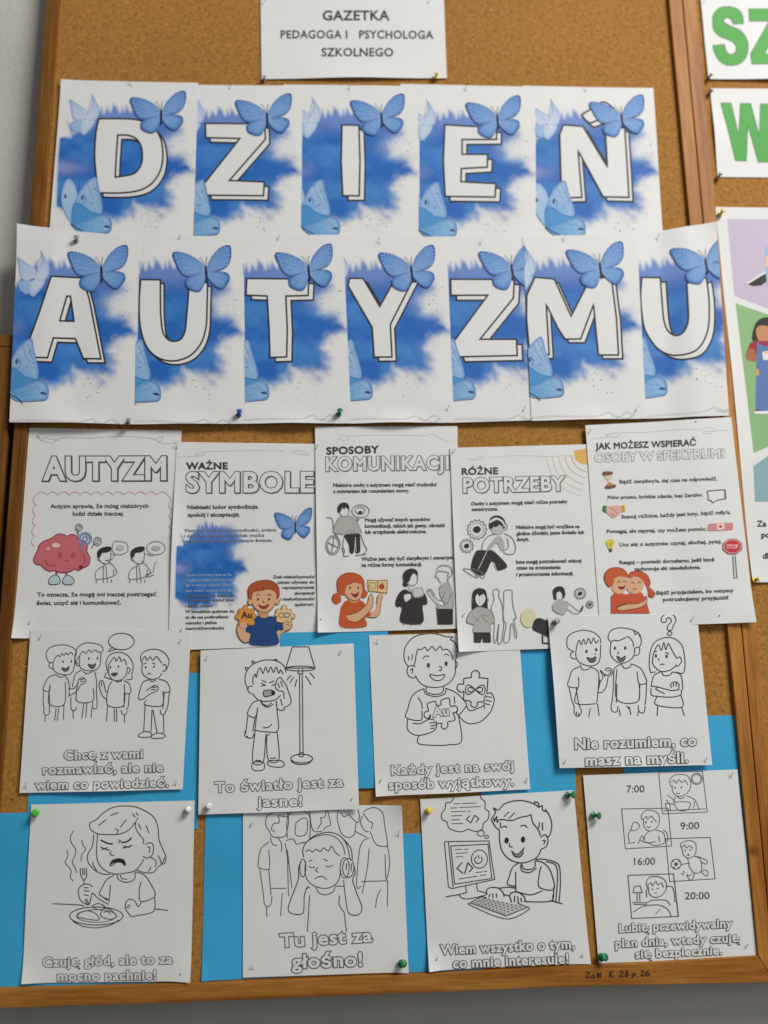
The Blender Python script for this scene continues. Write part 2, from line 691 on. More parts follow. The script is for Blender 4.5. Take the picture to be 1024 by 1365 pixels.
LX = lambda y: 79 - 0.0743 * y          # inner edge of the left rail
RX = lambda y: 892 + 0.0935 * y         # inner edge of the right rail
HR = 0.006


def rail(name, quad, mat, parent, h1=HR, label=None):
    o = slab(name, quad, -0.016, h1, mat, parent)
    if label: o['label'] = label
    return o


def reparent(o, root):
    o.parent = root
    o.matrix_parent_inverse = Matrix.Translation(-root.location)


root = empty('notice_board', P(510, 1310, 0), 'large cork notice board in a pine frame, crowded with autism awareness sheets', 'notice board')
Y0, Y1 = -120, 1312
kids = []
ck = slab('cork_panel', [(LX(Y0) - 8, Y0), (RX(Y0) + 8, Y0), (RX(1290) + 6, 1287), (500, 1308), (LX(1330) - 6, 1326)], -0.012, 0, M_CORK, None, 0)
kids.append(ck)
kids.append(rail('frame_rail', [(LX(Y0) - 17, Y0), (LX(Y0), Y0), (LX(1318), 1318), (LX(1344) - 19, 1345)], M_WOODL, None, label='dark left upright of the pine frame'))
kids.append(rail('frame_rail', [(RX(Y0), Y0), (RX(Y0) + 17, Y0), (RX(1306) + 18.5, 1309), (RX(1274), 1274)], M_WOODV, None, label='right upright of the pine frame'))
bq = [(LX(1318) + .2, 1318), (256, 1311.5), (512, 1301), (770, 1288), (RX(1274) - .2, 1274.5), (RX(1306) + 18, 1309.5), (770, 1315), (512, 1325.5), (256, 1336), (LX(1344) - 18.6, 1345.5)]
br = rail('frame_rail', bq, M_WOODH, None, HR + 0.0006, label='bottom rail of the pine frame with marker writing'); kids.append(br)
kids.append(rail('frame_rail', [(LX(Y0) - 17, Y0 - 20), (RX(Y0) + 17, Y0 - 20), (RX(Y0) + 17, Y0 - .5), (LX(Y0) - 17, Y0 - .5)], M_WOODH, None, HR + 0.0006, label='top rail of the pine frame'))
for k in kids: reparent(k, root)

# marker writing on the bottom rail
hv, hf = [], []
def scrawl(s):
    w = 0.0006
    for st in s.split(';'):
        p = catmull([(823 + (a / 2.0 + 512 - 823) * .9, 1298 + (b / 2.0 + 1250 - 1298) * .85) for a, b in pts(st)], step=1.5)
        vv = [P(x, y, HR + 0.0009) for x, y in p]
        for a, b in zip(vv, vv[1:]):
            d = (b - a); d = d.normalized() if d.length > 0 else Vector((1, 0, 0))
            n = Vector((-d.z, 0, d.x)) * w; i = len(hv)
            a2 = a - d * w * .5; b2 = b + d * w * .5
            hv.extend([a2 + n, b2 + n, b2 - n, a2 - n, *(q + Vector((0, -0.00006 - 0.000002 * (i % 40), 0)) for q in (a2 + n, b2 + n, b2 - n, a2 - n))])
            hf.extend([(i + 4, i + 5, i + 6, i + 7), (i, i + 1, i + 5, i + 4), (i + 3, i + 7, i + 6, i + 2)])
scrawl('528,92 540,92 529,108 541,107;549,100 545,105 548,109 554,106 553,99 555,108;563,93 563,108;574,92 573,107;563,100 574,99;567,93 568,108;600,88 600,107;610,88 601,98 611,107;629,90 635,87 639,92 629,105 641,104;646,90 652,88 653,94 648,96 655,101 648,106 645,100 654,92;666,95 667,109;666,97 673,94 676,100 668,104;683,104 683,104.8;692,88 698,85 701,90 692,102 703,101;715,85 708,92 708,101 714,103 718,97 710,95')
w = mesh_obj('handwriting', [v for v in hv], hf, M_MARK, None)
w['label'] = 'small black marker scrawl reading Zn. H K 28 p. 26'
w.parent = br; w.matrix_parent_inverse = Matrix.Translation(-root.location) if False else Matrix.Identity(4)

# right-hand board
r2 = empty('notice_board', P(1100, 1295, 0), 'neighbouring cork board at the right edge with green lettering sheets', 'notice board')
k2 = [slab('cork_panel', [(RX(Y0) + 30, Y0), (1560, Y0), (1640, 1262), (RX(1290) + 30, 1290)], -0.012, 0, M_CORK, None, 0),
      rail('frame_rail', [(RX(Y0) + 18.2, Y0), (RX(Y0) + 36, Y0), (RX(1285) + 38, 1285), (RX(1309) + 19.6, 1309)], M_WOODV, None, label='left upright of the right board'),
      rail('frame_rail', [(RX(1285) + 38.4, 1285), (1640, 1240), (1645, 1262), (RX(1309) + 20, 1309.4)], M_WOODH, None, HR + 0.0006),
      rail('frame_rail', [(1560, Y0), (1580, Y0), (1660, 1240), (1640, 1240)], M_WOODV, None, HR)]
for k in k2: reparent(k, r2)
# board at the far left, lower down
r3 = empty('notice_board', P(-60, 1000, 0), 'dark wooden framed board starting halfway down at the left edge', 'notice board')
g = lambda y: 19 - 0.0743 * (y - 445)
k3 = [rail('frame_rail', [(g(462) - 20, 462), (g(462), 462), (g(1340), 1340), (g(1340) - 20, 1340)], M_WOODL, None, 0.004),
      rail('frame_rail', [(-260, 440), (g(446), 446.5), (g(461) - .2, 461.5), (-260, 456)], M_WOODD, None, 0.0046),
      slab('cork_panel', [(-260, 456.5), (g(462) - 20.5, 462), (g(1340) - 20.5, 1340), (-260, 1340)], -0.012, 0, M_CORK, None, 0)]
for k in k3: reparent(k, r3)

# ================================================================== blue papers
GB = 'sheets of blue paper between the cork and the drawings'
def blue(q, h, label, lift=(), seed=0):
    return Sheet('blue_paper', q, h, label, 'paper', GB, M_BLUE, lift, 0.0002, seed)
blue([(44, 895), (268, 897), (264, 1105), (36, 1105)], .0005, 'blue paper behind the drawing of four chatting children')
blue([(373, 843.5), (517, 840), (528, 1050), (380, 1053)], .0030, 'blue paper between the lamp drawing and the smiling boy with puzzle pieces')
blue([(-6, 1084), (215, 1080), (208, 1314), (-26, 1319)], .0010, 'blue paper left of the girl with the fork, lowest at the left')
blue([(274, 1086), (430, 1083), (428, 1300), (269, 1307.5)], .0005, 'narrow strip of blue left of the boy wearing headphones', (('bl', .002, .2),))
blue([(430, 1112), (562, 1110.5), (640, 1110), (645, 1292), (430, 1300)][0:1] + [(640, 1110), (645, 1293), (440, 1299)], .0005, 'blue paper between the headphones drawing and the computer drawing')
blue([(641, 866), (762, 866.5), (768, 1061), (641, 1068)], .0005, 'blue paper between the puzzle drawing and the three children drawing')
blue([(828, 955), (981, 953.5), (1000, 1168), (838, 1172)], .0005, 'blue paper at the right, under the daily plan sheet')

# ================================================================== lettering sheets DZIEN AUTYZMU
B_D = rgb(34, 104, 190); B_M = rgb(76, 142, 212); B_L = rgb(150, 190, 228); B_P = rgb(205, 222, 238)
INKB = rgb(38, 62, 120)
rs = np.random.RandomState(3)
NG = rs.rand(64, 64)
def vnoise(x, y):
    xi, yi = int(math.floor(x)), int(math.floor(y)); fx, fy = x - xi, y - yi
    fx = fx * fx * (3 - 2 * fx); fy = fy * fy * (3 - 2 * fy)
    a = NG[xi % 64, yi % 64]; b = NG[(xi + 1) % 64, yi % 64]; c = NG[xi % 64, (yi + 1) % 64]; d = NG[(xi + 1) % 64, (yi + 1) % 64]
    return (a * (1 - fx) + b * fx) * (1 - fy) + (c * (1 - fx) + d * fx) * fy
def fbm(x, y): return vnoise(x, y) * .55 + vnoise(x * 2.1 + 9, y * 2.1 + 3) * .3 + vnoise(x * 4.3 + 5, y * 4.3) * .15

SPL = pts('52,438 42,560 36,700 30,900 60,915 150,960 260,1000 330,985 400,985 445,990 470,975 540,930 545,948 562,915 560,880 620,900 690,925 738,940 722,915 790,915 815,895 800,850 820,800 795,765 850,700 900,668 950,655 928,615 915,600 925,565 870,545 815,530 800,480 830,455 860,425 880,380 860,330 780,270 700,250 620,250 575,262 552,236 535,262 520,240 505,212 490,258 480,222 462,268 440,225 415,205 398,262 372,228 350,275 338,225 318,262 300,295 240,330 200,380 150,400 125,345 100,330 118,380 128,425')
_spl = np.array(SPL)
def _sd(X, Y):
    """signed distance (inside > 0) to the splash outline"""
    x1, y1 = _spl[:, 0], _spl[:, 1]; x2, y2 = np.roll(x1, -1), np.roll(y1, -1)
    d = np.full(X.shape, 1e9); ins = np.zeros(X.shape, bool)
    for a, b, c, e in zip(x1, y1, x2, y2):
        t = np.clip(((X - a) * (c - a) + (Y - b) * (e - b)) / ((c - a) ** 2 + (e - b) ** 2), 0, 1)
        d = np.minimum(d, np.hypot(X - a - t * (c - a), Y - b - t * (e - b)))
        if b != e: ins ^= ((b > Y) != (e > Y)) & (X < (c - a) * (Y - b) / (e - b) + a)
    return np.where(ins, d, -d)
SG = 7.0
gx = np.arange(18, 1000, SG); gy = np.arange(170, 1060, SG)
GX, GY = np.meshgrid(gx, gy)
SD = _sd(GX, GY)
def lerp(a, b, t): return tuple(x + (y - x) * t for x, y in zip(a, b))
SPLC = []
for j in range(len(gy)):
    for i in range(len(gx)):
        x, y, d = GX[j, i], GY[j, i], SD[j, i]
        up = max(0, min(1, (430 - y) / 170))
        rt = max(0, min(1, (x - 560) / 220)); dn = max(0, min(1, (y - 780) / 140)); lf = max(0, min(1, (110 - x) / 60))
        soft = 30 + rt * (95 if y < 560 else 70) + dn * 55
        soft = max(16, soft * (1 - .75 * lf))
        dd = d + (fbm(x / 62 + 11, y / 44 + 5) - .47) * (24 + 46 * max(rt, dn)) * (1 - lf) * (1 - .8 * up)
        tip = max(0, 1 - math.hypot(x - 925, (y - 635) * 1.4) / 70)
        soft = soft * (1 - .7 * tip); dd = dd * (1 - tip) + d * tip
        a = max(0, min(1, (dd + soft * .42) / soft)); a = a * a * (3 - 2 * a)
        n = fbm(x / 190 + 3, y / 130)
        c = lerp(B_D, B_M, max(0, min(1, (n - .42) * 2.4)))
        c = lerp(c, rgb(128, 148, 210), min(1, up * 1.3) * .62)
        # pale streak on the left, pale patch right of the middle
        s = math.exp(-((y - 640) / 48) ** 2) * max(0, 1 - max(0, x - 90) / 200)
        c = lerp(c, rgb(178, 178, 220), s * .55)
        s = math.exp(-((y - 475) / 60) ** 2 - ((x - 860) / 110) ** 2) + .7 * math.exp(-((y - 755) / 40) ** 2 - ((x - 880) / 90) ** 2)
        c = lerp(c, rgb(205, 214, 235), min(1, s) * .85)
        SPLC.append((lerp(PW, c, a), a))


def splash(ink):
    w = len(gx); v = [(GX[j, i], GY[j, i]) for j in range(len(gy)) for i in range(w)]
    v = [ink.px(q) for q in v]
    t = []
    for j in range(len(gy) - 1):
        for i in range(w - 1):
            a = j * w + i
            if max(SPLC[a][1], SPLC[a + 1][1], SPLC[a + w][1], SPLC[a + w + 1][1]) < .02: continue
            t += [(a, a + w, a + 1), (a + 1, a + w, a + w + 1)]
    ink.raw(v, t, [c[0] for c in SPLC])


def wing(ink, s, root_, rim, mid, core, veins=5, dots=True, m=3.0):
    """one wing: pale near the root, dark along the rim, veins and pale dots"""
    p = catmull(pts(s), True)
    P_ = [ink.px(q) for q in p]; rt = ink.px(root_)
    arr = np.array(P_)
    def fn(q):
        d = np.min(np.hypot(arr[:, 0] - q[0], arr[:, 1] - q[1]))
        e = math.dist(q, rt) / max(1, np.max(np.hypot(arr[:, 0] - rt[0], arr[:, 1] - rt[1])))
        n = vnoise(q[0] * .6, q[1] * .6)
        c = lerp(core, mid, min(1, e * .8 + n * .4))
        k = max(0, 1 - d / (2.0 + 3.2 * e)) * (.35 + .65 * e)
        return lerp(c, rim, min(1, k))
    ink.fill([p], None, False, m, fn, st=2)
    far = sorted(range(len(p)), key=lambda i: -math.dist(p[i], root_))
    L = len(p)
    for k in range(veins):
        i = (far[0] + int((k - (veins - 1) / 2) * L / (veins * 2.1))) % L
        e = p[i]; a = (root_[0] + (e[0] - root_[0]) * .12, root_[1] + (e[1] - root_[1]) * .12)
        b = (root_[0] + (e[0] - root_[0]) * .9, root_[1] + (e[1] - root_[1]) * .9)
        ink.line([a, b], .45, lerp(mid, rim, .35))
    if dots:
        for k in range(-5, 6):
            i = (far[0] + int(k * L / 22)) % L; e = p[i]
            f = .90
            c = (root_[0] + (e[0] - root_[0]) * f, root_[1] + (e[1] - root_[1]) * f)
            ink.fill([ell(c[0], c[1], 5, 4, n=6)], rgb(168, 198, 232), False, st=0)


def butterfly(ink, m=3.0, rim=rgb(36, 80, 160), mid=rgb(92, 144, 212), core=rgb(150, 188, 230)):
    wing(ink, '740,262 700,215 640,180 580,165 540,165 530,185 545,230 570,280 610,312 680,302 735,285', (738, 278), rim, mid, core, 5, True, m)
    wing(ink, '745,275 755,240 790,180 840,135 890,118 910,130 910,180 895,230 860,262 800,278 750,286', (745, 280), rim, mid, core, 5, True, m)
    wing(ink, '735,287 680,295 620,320 602,345 610,380 650,402 690,405 715,380 735,330', (735, 292), rim, rgb(98, 152, 214), core, 4, False, m)
    wing(ink, '750,288 800,280 850,281 885,295 891,330 870,362 840,388 800,375 765,340 748,312', (750, 292), rim, rgb(98, 152, 214), core, 4, False, m)
    ink.fill('741,245 735,262 734,300 738,340 744,352 749,338 750,300 748,262', rgb(28, 34, 78))
    ink.line('738,250 722,212 704,190;744,248 748,215 752,188', .6, rgb(60, 60, 80))


def faded(ink):
    c1, c2 = rgb(150, 180, 222), rgb(212, 224, 240)
    wing(ink, '122,180 165,205 225,242 240,270 232,300 200,318 160,318 138,290 128,230', (225, 300), c1, rgb(176, 200, 232), c2, 4, False)
    wing(ink, '268,138 300,190 322,240 310,300 275,325 235,322 228,295 262,235 276,185', (228, 305), c1, rgb(180, 202, 234), c2, 4, False)
    wing(ink, '150,322 205,322 200,360 186,405 160,400 136,380 128,345', (210, 320), c1, rgb(150, 186, 228), rgb(176, 204, 236), 3, False)
    wing(ink, '215,322 290,318 282,355 240,405 222,420 200,412 192,370', (230, 320), c1, rgb(190, 210, 236), c2, 3, False)


def lowfly(ink):
    pale = rgb(186, 208, 234)
    wing(ink, '118,716 150,745 170,795 178,870 160,960 138,1012 100,965 66,880 72,790 92,735', (150, 960), rgb(140, 176, 220), pale, rgb(150, 192, 232), 5, False)
    wing(ink, '195,790 235,740 275,708 306,706 320,780 345,900 335,950 290,985 220,1000 150,985 145,900', (170, 950), rgb(96, 140, 205), rgb(176, 204, 234), rgb(84, 158, 216), 5, False)
    wing(ink, '150,880 200,885 260,930 330,948 355,955 250,1030 190,1065 140,1030 132,960', (170, 1020), rgb(60, 128, 196), rgb(84, 156, 214), rgb(66, 146, 212), 4, False)
    wing(ink, '150,1030 230,1000 310,965 355,955 395,975 408,1020 395,1072 330,1082 250,1086 190,1075', (190, 1050), rgb(88, 130, 190), rgb(150, 192, 228), rgb(76, 156, 216), 4, False)
    ink.fill('352,1032 372,1026 396,1036 388,1044 368,1042', rgb(52, 78, 128), st=0); ink.line('340,1010 372,1018 402,1040;300,965 330,985 350,1010;240,985 300,1000 330,1010;160,1010 200,1030 260,1035;165,900 172,950 168,1000;200,900 230,950 290,975;240,740 262,800 290,850;275,730 300,800 318,860', .6, rgb(108, 150, 208))
    for q in ((93, 833, 9, 14), (208, 842, 9, 16)): ink.fill([ell(*q, n=12)], rgb(72, 96, 150))
    ink.line('215,820 232,850 222,880;280,790 300,775;262,880 285,870', .7, rgb(96, 128, 186))
    ink.line('130,1018 180,1050 215,1070 245,1100', 1.0, rgb(40, 48, 84))


def specks(ink, seed):
    r = random.Random(seed)
    for _ in range(34):
        x = 700 + r.random() * 240; y = 380 + r.random() * 180 if r.random() < .6 else 930 + r.random() * 130
        if y > 900: x = 590 + r.random() * 150
        q = .8 + r.random() * 1.6
        ink.fill([ell(x, y, q * 2.6, q * 2, n=6)], rgb(140, 160, 200), False, st=0)


def affine(b, s, t):
    A = np.array([[740, 300, 1], [375, 1040, 1], [945, 650, 1]], float)
    cx = np.linalg.solve(A, [b[0], s[0], t[0]]); cy = np.linalg.solve(A, [b[1], s[1], t[1]])
    return (*cx, *cy)


GR = {'D': 1}
def letter(ch, quad, h, anchors, ctx, outer, holes=(), off=(12, 12), smooth=False, accent=None, vis=None, lift=(), bridge=None, seed=0, label='', order=0, extra=None, wave=.0004, row=1, fsh=0):
    sh = Sheet('letter_sheet', quad, h, label, 'poster', 'printed butterfly sheets spelling DZIEŃ AUTYZMU', None, lift, wave, seed, bridge, vis)
    sh.fstep = 8
    a = affine(*anchors)
    k = sh.part('printed_splash', 'cobalt blue watercolour splash'); k.aff = a; splash(k); specks(k, seed); k.done()
    k = sh.part('printed_letter', 'white block letter %s outlined in dark grey' % ch); k.ctx = ctx
    shp = [outer] + list(holes)
    W = 2.25
    def lay(dx, dy, shapes):
        L = []
        for s_ in shapes:
            p = mixed(s_) if isinstance(s_, str) else s_
            p = [(x + dx, y + dy) for x, y in p]
            L.append(p)
        k.fill(L, PW, False, 4)
        for p in L: k.line([*p], W, rgb(50, 46, 50), False, True)
    if accent: lay(off[0], off[1], [accent])
    lay(off[0], off[1], shp); 
    if accent: lay(0, 0, [accent])
    lay(0, 0, shp)
    k.done()
    k = sh.part('printed_butterfly', 'pale faded butterfly at the upper left'); k.aff = (a[0], a[1], a[2] + fsh, a[3], a[4], a[5] + fsh * .3); faded(k); k.done()
    k = sh.part('printed_butterfly', 'light blue butterfly at the lower left corner'); k.aff = a; lowfly(k); k.done()
    k = sh.part('printed_butterfly', 'blue butterfly with dark body at the upper right'); k.aff = a; butterfly(k); k.done()
    if row == 2:
        k = sh.part('printed_scroll_line', None); k.aff = a
        sy = lambda x: 1200 + 5 * math.sin(x / 70)
        k.line([(x, sy(x)) for x in range(-60, 640, 40)] + [(680, 1180), (740, 1210), (800, 1225), (850, 1200), (800, 1180), (740, 1215), (690, 1200)], .5, rgb(178, 180, 186)); k.done()
    return sh


Z1 = (0, 0, 2.0); Z2 = (512, 0, 2.0)
letter('D', [(82, 106.8), (264.5, 110.5), (257.5, 322), (65, 322)], .0040, ((214.8, 157.5), (143, 303.5), (255, 227)), (70, 100, 5.12),
       '318,300! 480,300 580,308 660,338 715,390 745,455 755,560 735,660 680,740 600,787 480,806 320,806! 302,700 290,560 298,400',
       ['447,412! 520,414 575,440 608,495 614,580 592,640 545,680 430,700! 437,560'], (28, 30),
       label='leftmost sheet of the upper row, white letter D', seed=1, lift=(('tl', .0015, .2),))
letter('Z', [(240, 113), (403, 114.8), (402, 322), (236, 322)], .0033, ((356, 161), (287.5, 306), (398.5, 229.5)), Z1,
       '548,330 706,331 708,372 612,482 705,486 703,523 552,521 545,490 640,370 549,368', off=(12, 12), vis=(.135, 1), label='sheet with white letter Z in the upper row, between D and I', seed=2)
letter('I', [(378, 112.8), (559, 114.8), (559.5, 322), (376, 322)], .0026, ((508.5, 161), (447.5, 306), (552, 229.5)), Z1,
       '912,334 957,335 960,430 958,523 914,523 910,430', off=(14, 12), vis=(.138, 1), label='sheet with white letter I, middle of the upper row', seed=3)
letter('E', [(534, 112), (714, 116), (714.5, 324), (535, 324)], .0019, ((663, 163.5), (603, 308.5), (708, 231)), Z2,
       '162,334 300,341 300,372 208,373 208,412 276,412 275,446 206,450 205,485 298,490 296,526 163,524 158,430', off=(13, 13), vis=(.128, 1), label='sheet with white letter E in the upper row, left of the accented N', seed=4)
letter('N with an acute accent', [(697, 114.7), (871, 117.5), (884, 322), (698, 326)], .0012, ((828.5, 162.5), (774.5, 307), (876, 230)), (700, 100, 5.39),
       '275,360 415,371 590,665 575,380 715,380 745,882 560,878 380,545 407,882 262,885 248,430', off=(30, 30), vis=(.085, 1), accent='408,288! 520,215 560,196 600,212 640,262 560,310 465,348! 430,320', label='rightmost sheet of the upper row, accented white letter N', seed=5, lift=(('br', .002, .3),))
R3 = (0, 290, 3.012); R4 = (320, 290, 2.695); R5 = (680, 290, 2.977)
letter('A', [(25.3, 301.5), (186.3, 316), (181, 565.5), (14, 564)], .0090, ((135.5, 366.5), (59.8, 527), (179.3, 443.4)), R3,
       '210,241 335,243 360,330 406,568 336,567 304,487 218,487 195,567 95,565 125,490 165,380', ['271,318 285,318 299,418 243,418'], (17, 17), label='leftmost sheet of the lower row, white letter A, overhanging the frame', seed=6, row=2, fsh=20,
       lift=(('B', .004, .12), ('tl', .004, .25)), bridge=('l', .2, .0035))
letter('U', [(164, 315), (324.5, 314.5), (328, 564.8), (160, 566)], .0084, ((275, 366.5), (208.5, 527), (321.4, 443.4)), R3,
       '566,250! 645,251! 645,330 647,400 655,460 675,490 700,498 728,488 744,455 750,400 756,330 760,262! 834,262! 832,360 828,440 808,505 765,555 705,576 650,570 605,540 577,490 562,420 560,330', off=(15, 15), vis=(.12, 1), label='sheet with white letter U second in the lower row, between A and T', seed=7, row=2, smooth=False, lift=(('B', .003, .1),))
letter('T', [(303, 313.5), (457.3, 313), (468.3, 564.5), (305, 565)], .0078, ((411.7, 365), (352.7, 525), (460.3, 438.4)), R4,
       '25,220 247,222 245,281 165,283 170,400 168,501 108,503 105,400 98,283 22,280', off=(19, 16), vis=(.135, 1), label='sheet with white letter T in the lower row, above the green pin', seed=8, row=2, lift=(('B', .004, .1),))
letter('Y', [(436, 315), (595, 316), (605.5, 563.5), (446, 565)], .0072, ((548.6, 366), (490.7, 524.5), (596.4, 440.3)), R4,
       '394,219 442,219 502,320 560,217 625,217 540,385 546,502 482,502 475,395 388,245', off=(16, 15), vis=(.135, 1), label='sheet with white letter Y, centre of the lower row', seed=9, row=2, lift=(('B', .005, .1),))
letter('Z', [(573, 315.5), (712, 314), (722, 560), (583, 564)], .0066, ((682.5, 364), (628, 524), (732, 438)), R4,
       '757,222 985,224 982,290 862,438 993,438 996,496 788,501 768,446 890,280 758,280', off=(20, 18), vis=(.16, .91), label='sheet with white letter Z in the lower row, half under the M', seed=10, row=2, wave=.0002)
letter('M', [(696.5, 315), (849, 312), (861.5, 558), (708.5, 561)], .0074, ((800, 361.5), (745.5, 521), (851, 435)), R5,
       '98,238 175,245 242,392 322,235 402,241 422,400 430,546 350,546 331,345 280,482 218,483 190,440 143,345 155,545 78,545 65,400 66,310', off=(17, 15), label='sheet with white letter M in the lower row', seed=11, row=2, wave=.0002, lift=(('B', .003, .12),))
letter('U', [(826, 315), (952.8, 298.8), (970, 555.5), (838, 558.5)], .0060, ((939, 358), (883, 519.5), (991, 428)), R5,
       '522,238! 596,240! 602,330 610,410 625,450 650,470 672,468 690,450 702,410 700,340 696,268! 772,245! 783,330 782,430 765,490 735,530 690,547 635,546 585,520 550,475 530,430 518,330', off=(22, 17), vis=(.18, 1), label='rightmost sheet of the lower row, white letter U over the frame', seed=12, row=2,
       bridge=('r', .28, .0045), lift=(('tr', .003, .2),))

# ================================================================== header and right-hand sheets
s = Sheet('header_sheet', [(347.5, -5), (591.6, -5), (595.9, 104.5), (348.8, 105.5)], .0018, 'white header sheet reading GAZETKA PEDAGOGA I PSYCHOLOGA SZKOLNEGO at the top', 'sign', lift=(('B', .003, .3),), seed=21)
k = s.part('printed_heading'); k.ctx = (330, 0, 3.657); q = rgb(60, 58, 56)
k.text('GAZETKA', 368, 100, 690, 100, 46, q, .028, 1.05)
k.text('PEDAGOGA I   PSYCHOLOGA', 163, 188, 905, 189, 38, q, .022, 1.08)
k.text('SZKOLNEGO', 362, 275, 710, 275, 39, q, .024, 1.05); k.done()

GRN = rgb(74, 166, 66); GRD = rgb(38, 84, 62)
s = Sheet('letter_sheet', [(933.5, -6), (1190, -6), (1205, 108), (944.2, 105.8)], .0020, 'sheet with big green letters SZ, topmost on the right board', 'poster', 'green lettering sheets', lift=(('B', .004, .3),), seed=22)
k = s.part('printed_letter', 'green letters S and Z'); k.ctx = (924, 0, 5.25)
S = '352,168! 345,110 310,66 240,48 185,58 145,95 135,150 145,215 190,258 250,282 290,310 300,345 285,375 262,382 235,365 218,312! 138,318! 150,375 190,435 250,462 320,450 365,410 384,345 375,275 330,215 260,182 220,160 215,140 238,126 265,140 280,172!'
k.fill([mixed(S)], GRN, False); k.line(mixed(S), .8, GRD, False, True)
Zs = '388,65 620,65 620,140 500,380 620,380 620,452 410,452 400,380 530,150 392,150'
k.fill(Zs, GRN, False); k.line('|' + Zs + 'z', .8, GRD); k.done()
s = Sheet('letter_sheet', [(946.6, 118), (1200, 119), (1215, 238), (956.8, 236)], .0012, 'sheet with a big green letter W, second on the right board', 'poster', 'green lettering sheets', lift=(('L', .002, .15),), seed=23)
k = s.part('printed_letter', 'green letter W'); k.ctx = (924, 0, 5.25)
Ws = '192,722 265,722 318,948 330,725 402,725 462,948 470,728 545,728 560,730 640,735 570,1135 455,1135 382,880 372,1128 295,1125'
k.fill(Ws, GRN, False); k.line('|' + Ws + 'z', .8, GRD); k.done()

s = Sheet('poster', [(953, 276), (1235, 280), (1290, 772), (1002, 776.5)], .0015, 'tall white poster with lilac and green panels on the right board', 'poster', lift=(('L', .003, .12), ('bl', .003, .15)), seed=24)
k = s.part('printed_panel', 'lilac panel'); k.ctx = (924, 250, 4.4)
k.fill('200,185 1200,190 1200,900 440,710 242,635', rgb(200, 188, 212), False); k.done()
k = s.part('printed_panel', 'green panel'); k.ctx = (924, 250, 4.4)
k.fill('248,680 440,745 1240,1000 1250,1150 355,1558', rgb(142, 186, 128), False); k.done()
k = s.part('printed_panel', 'pale blue panel'); k.ctx = (924, 550, 4.55)
k.fill('365,325 455,262 1200,100 1250,540 375,541', rgb(142, 176, 186), False)
k.done()
k = s.part('printed_shoe', 'black and white shoe on the lilac panel'); k.ctx = (924, 250, 4.4)
k.fill('310,565 420,500 440,545 400,575 350,580', rgb(30, 28, 30), False); k.fill('310,562 420,492 425,503 320,568', rgb(235, 235, 235), False)
k.fill('420,350 600,300 600,560 430,575', rgb(150, 190, 226), False); k.fill('424,405 440,400 440,462 424,468', rgb(235, 200, 160), False); k.done()
k = s.part('printed_woman', 'dark haired woman in red shirt and blue dungarees'); k.ctx = (924, 250, 4.4)
k.fill('345,890 360,810 400,768 470,765 540,800 550,880 500,920 400,880 375,905', rgb(28, 24, 28))
k.fill('370,830 395,810 440,815 480,830 480,920 410,925 375,880', rgb(202, 138, 98))
k.fill('320,950 345,905 430,900 520,905 540,1000 400,1010 320,970', rgb(158, 40, 58))
k.fill('318,950 360,950 370,975 440,970 440,1010 350,1020 308,1000', rgb(170, 102, 70))
k.fill('375,905 410,930 480,935 560,960 580,1310 366,1312 370,1100', rgb(88, 122, 182), False)
k.fill('405,965 470,950 480,1010 410,1012', rgb(238, 236, 230), False); k.fill([ell(428, 970, 12, 8)], rgb(235, 200, 80), False)
k.fill([ell(376, 1085, 11, 20)], rgb(214, 176, 60), False)
k.fill('360,1312 590,1310 590,1330 358,1328', rgb(238, 238, 238), False); k.fill('366,1300 410,1312 362,1312', rgb(130, 30, 40), False); k.done()
k = s.part('printed_text'); k.ctx = (924, 550, 4.55)
q = rgb(40, 40, 42)
k.text('Za z', 388, 690, 478, 690, 34, q, .02); k.text('po', 415, 757, 465, 757, 34, q, .02); k.done()
k = s.part('printed_text'); k.ctx = (924, 550, 4.55); k.text('dl', 422, 885, 455, 885, 34, q, .02); k.done()

# ================================================================== information sheets (third row)
TX = rgb(88, 86, 84)
SK = rgb(226, 178, 138); OR = rgb(200, 92, 48); ORD = rgb(140, 60, 30); DK = rgb(58, 52, 54); GRY = rgb(184, 182, 178)
GI = 'information sheets about autism'


def scroll(s, pts_, col=rgb(178, 178, 180)):
    k = s.part('printed_scroll_line')
    for p in pts_: k.line(p, .55, col)
    k.done()


s = Sheet('info_sheet', [(39.4, 570.5), (242.5, 573.8), (227, 851), (17.6, 851)], .0012, 'information sheet headed AUTYZM with a pink brain wearing shoes', 'poster', GI, lift=(('B', .001, .15), ('bl', 0.0064, .2)), seed=31)
k = s.part('printed_scroll_line'); k.ctx = (0, 560, 4.267)
k.line('215,110 300,130 350,102 520,102 700,92 860,105 930,135 1000,128;230,120 250,100 290,108 340,120;880,110 930,95 900,130', .55, rgb(165, 165, 165)); k.done()
k = s.part('printed_heading'); k.ctx = (0, 560, 4.267)
k.text('AUTYZM', 254, 338, 940, 336, 124, rgb(84, 80, 82), .035, 1.08, .035, None, (5, 4)); k.done()
k = s.part('printed_border', 'thin pink scalloped border'); k.ctx = (0, 560, 4.267)
wl = lambda a, b, n, amp: [(a[0] + (b[0] - a[0]) * i / (n * 6) + amp * abs(math.sin(math.pi * i / 6)) * (b[1] - a[1]) / max(1, math.dist(a, b)), a[1] + (b[1] - a[1]) * i / (n * 6) - amp * abs(math.sin(math.pi * i / 6)) * (b[0] - a[0]) / math.dist(a, b)) for i in range(n * 6 + 1)]
for a, b, n in (((208, 425), (955, 425), 12), ((955, 425), (968, 730), 5), ((195, 720), (208, 425), 5)):
    k.line(wl(a, b, n, 17), .9, rgb(214, 160, 170), False)
k.done()
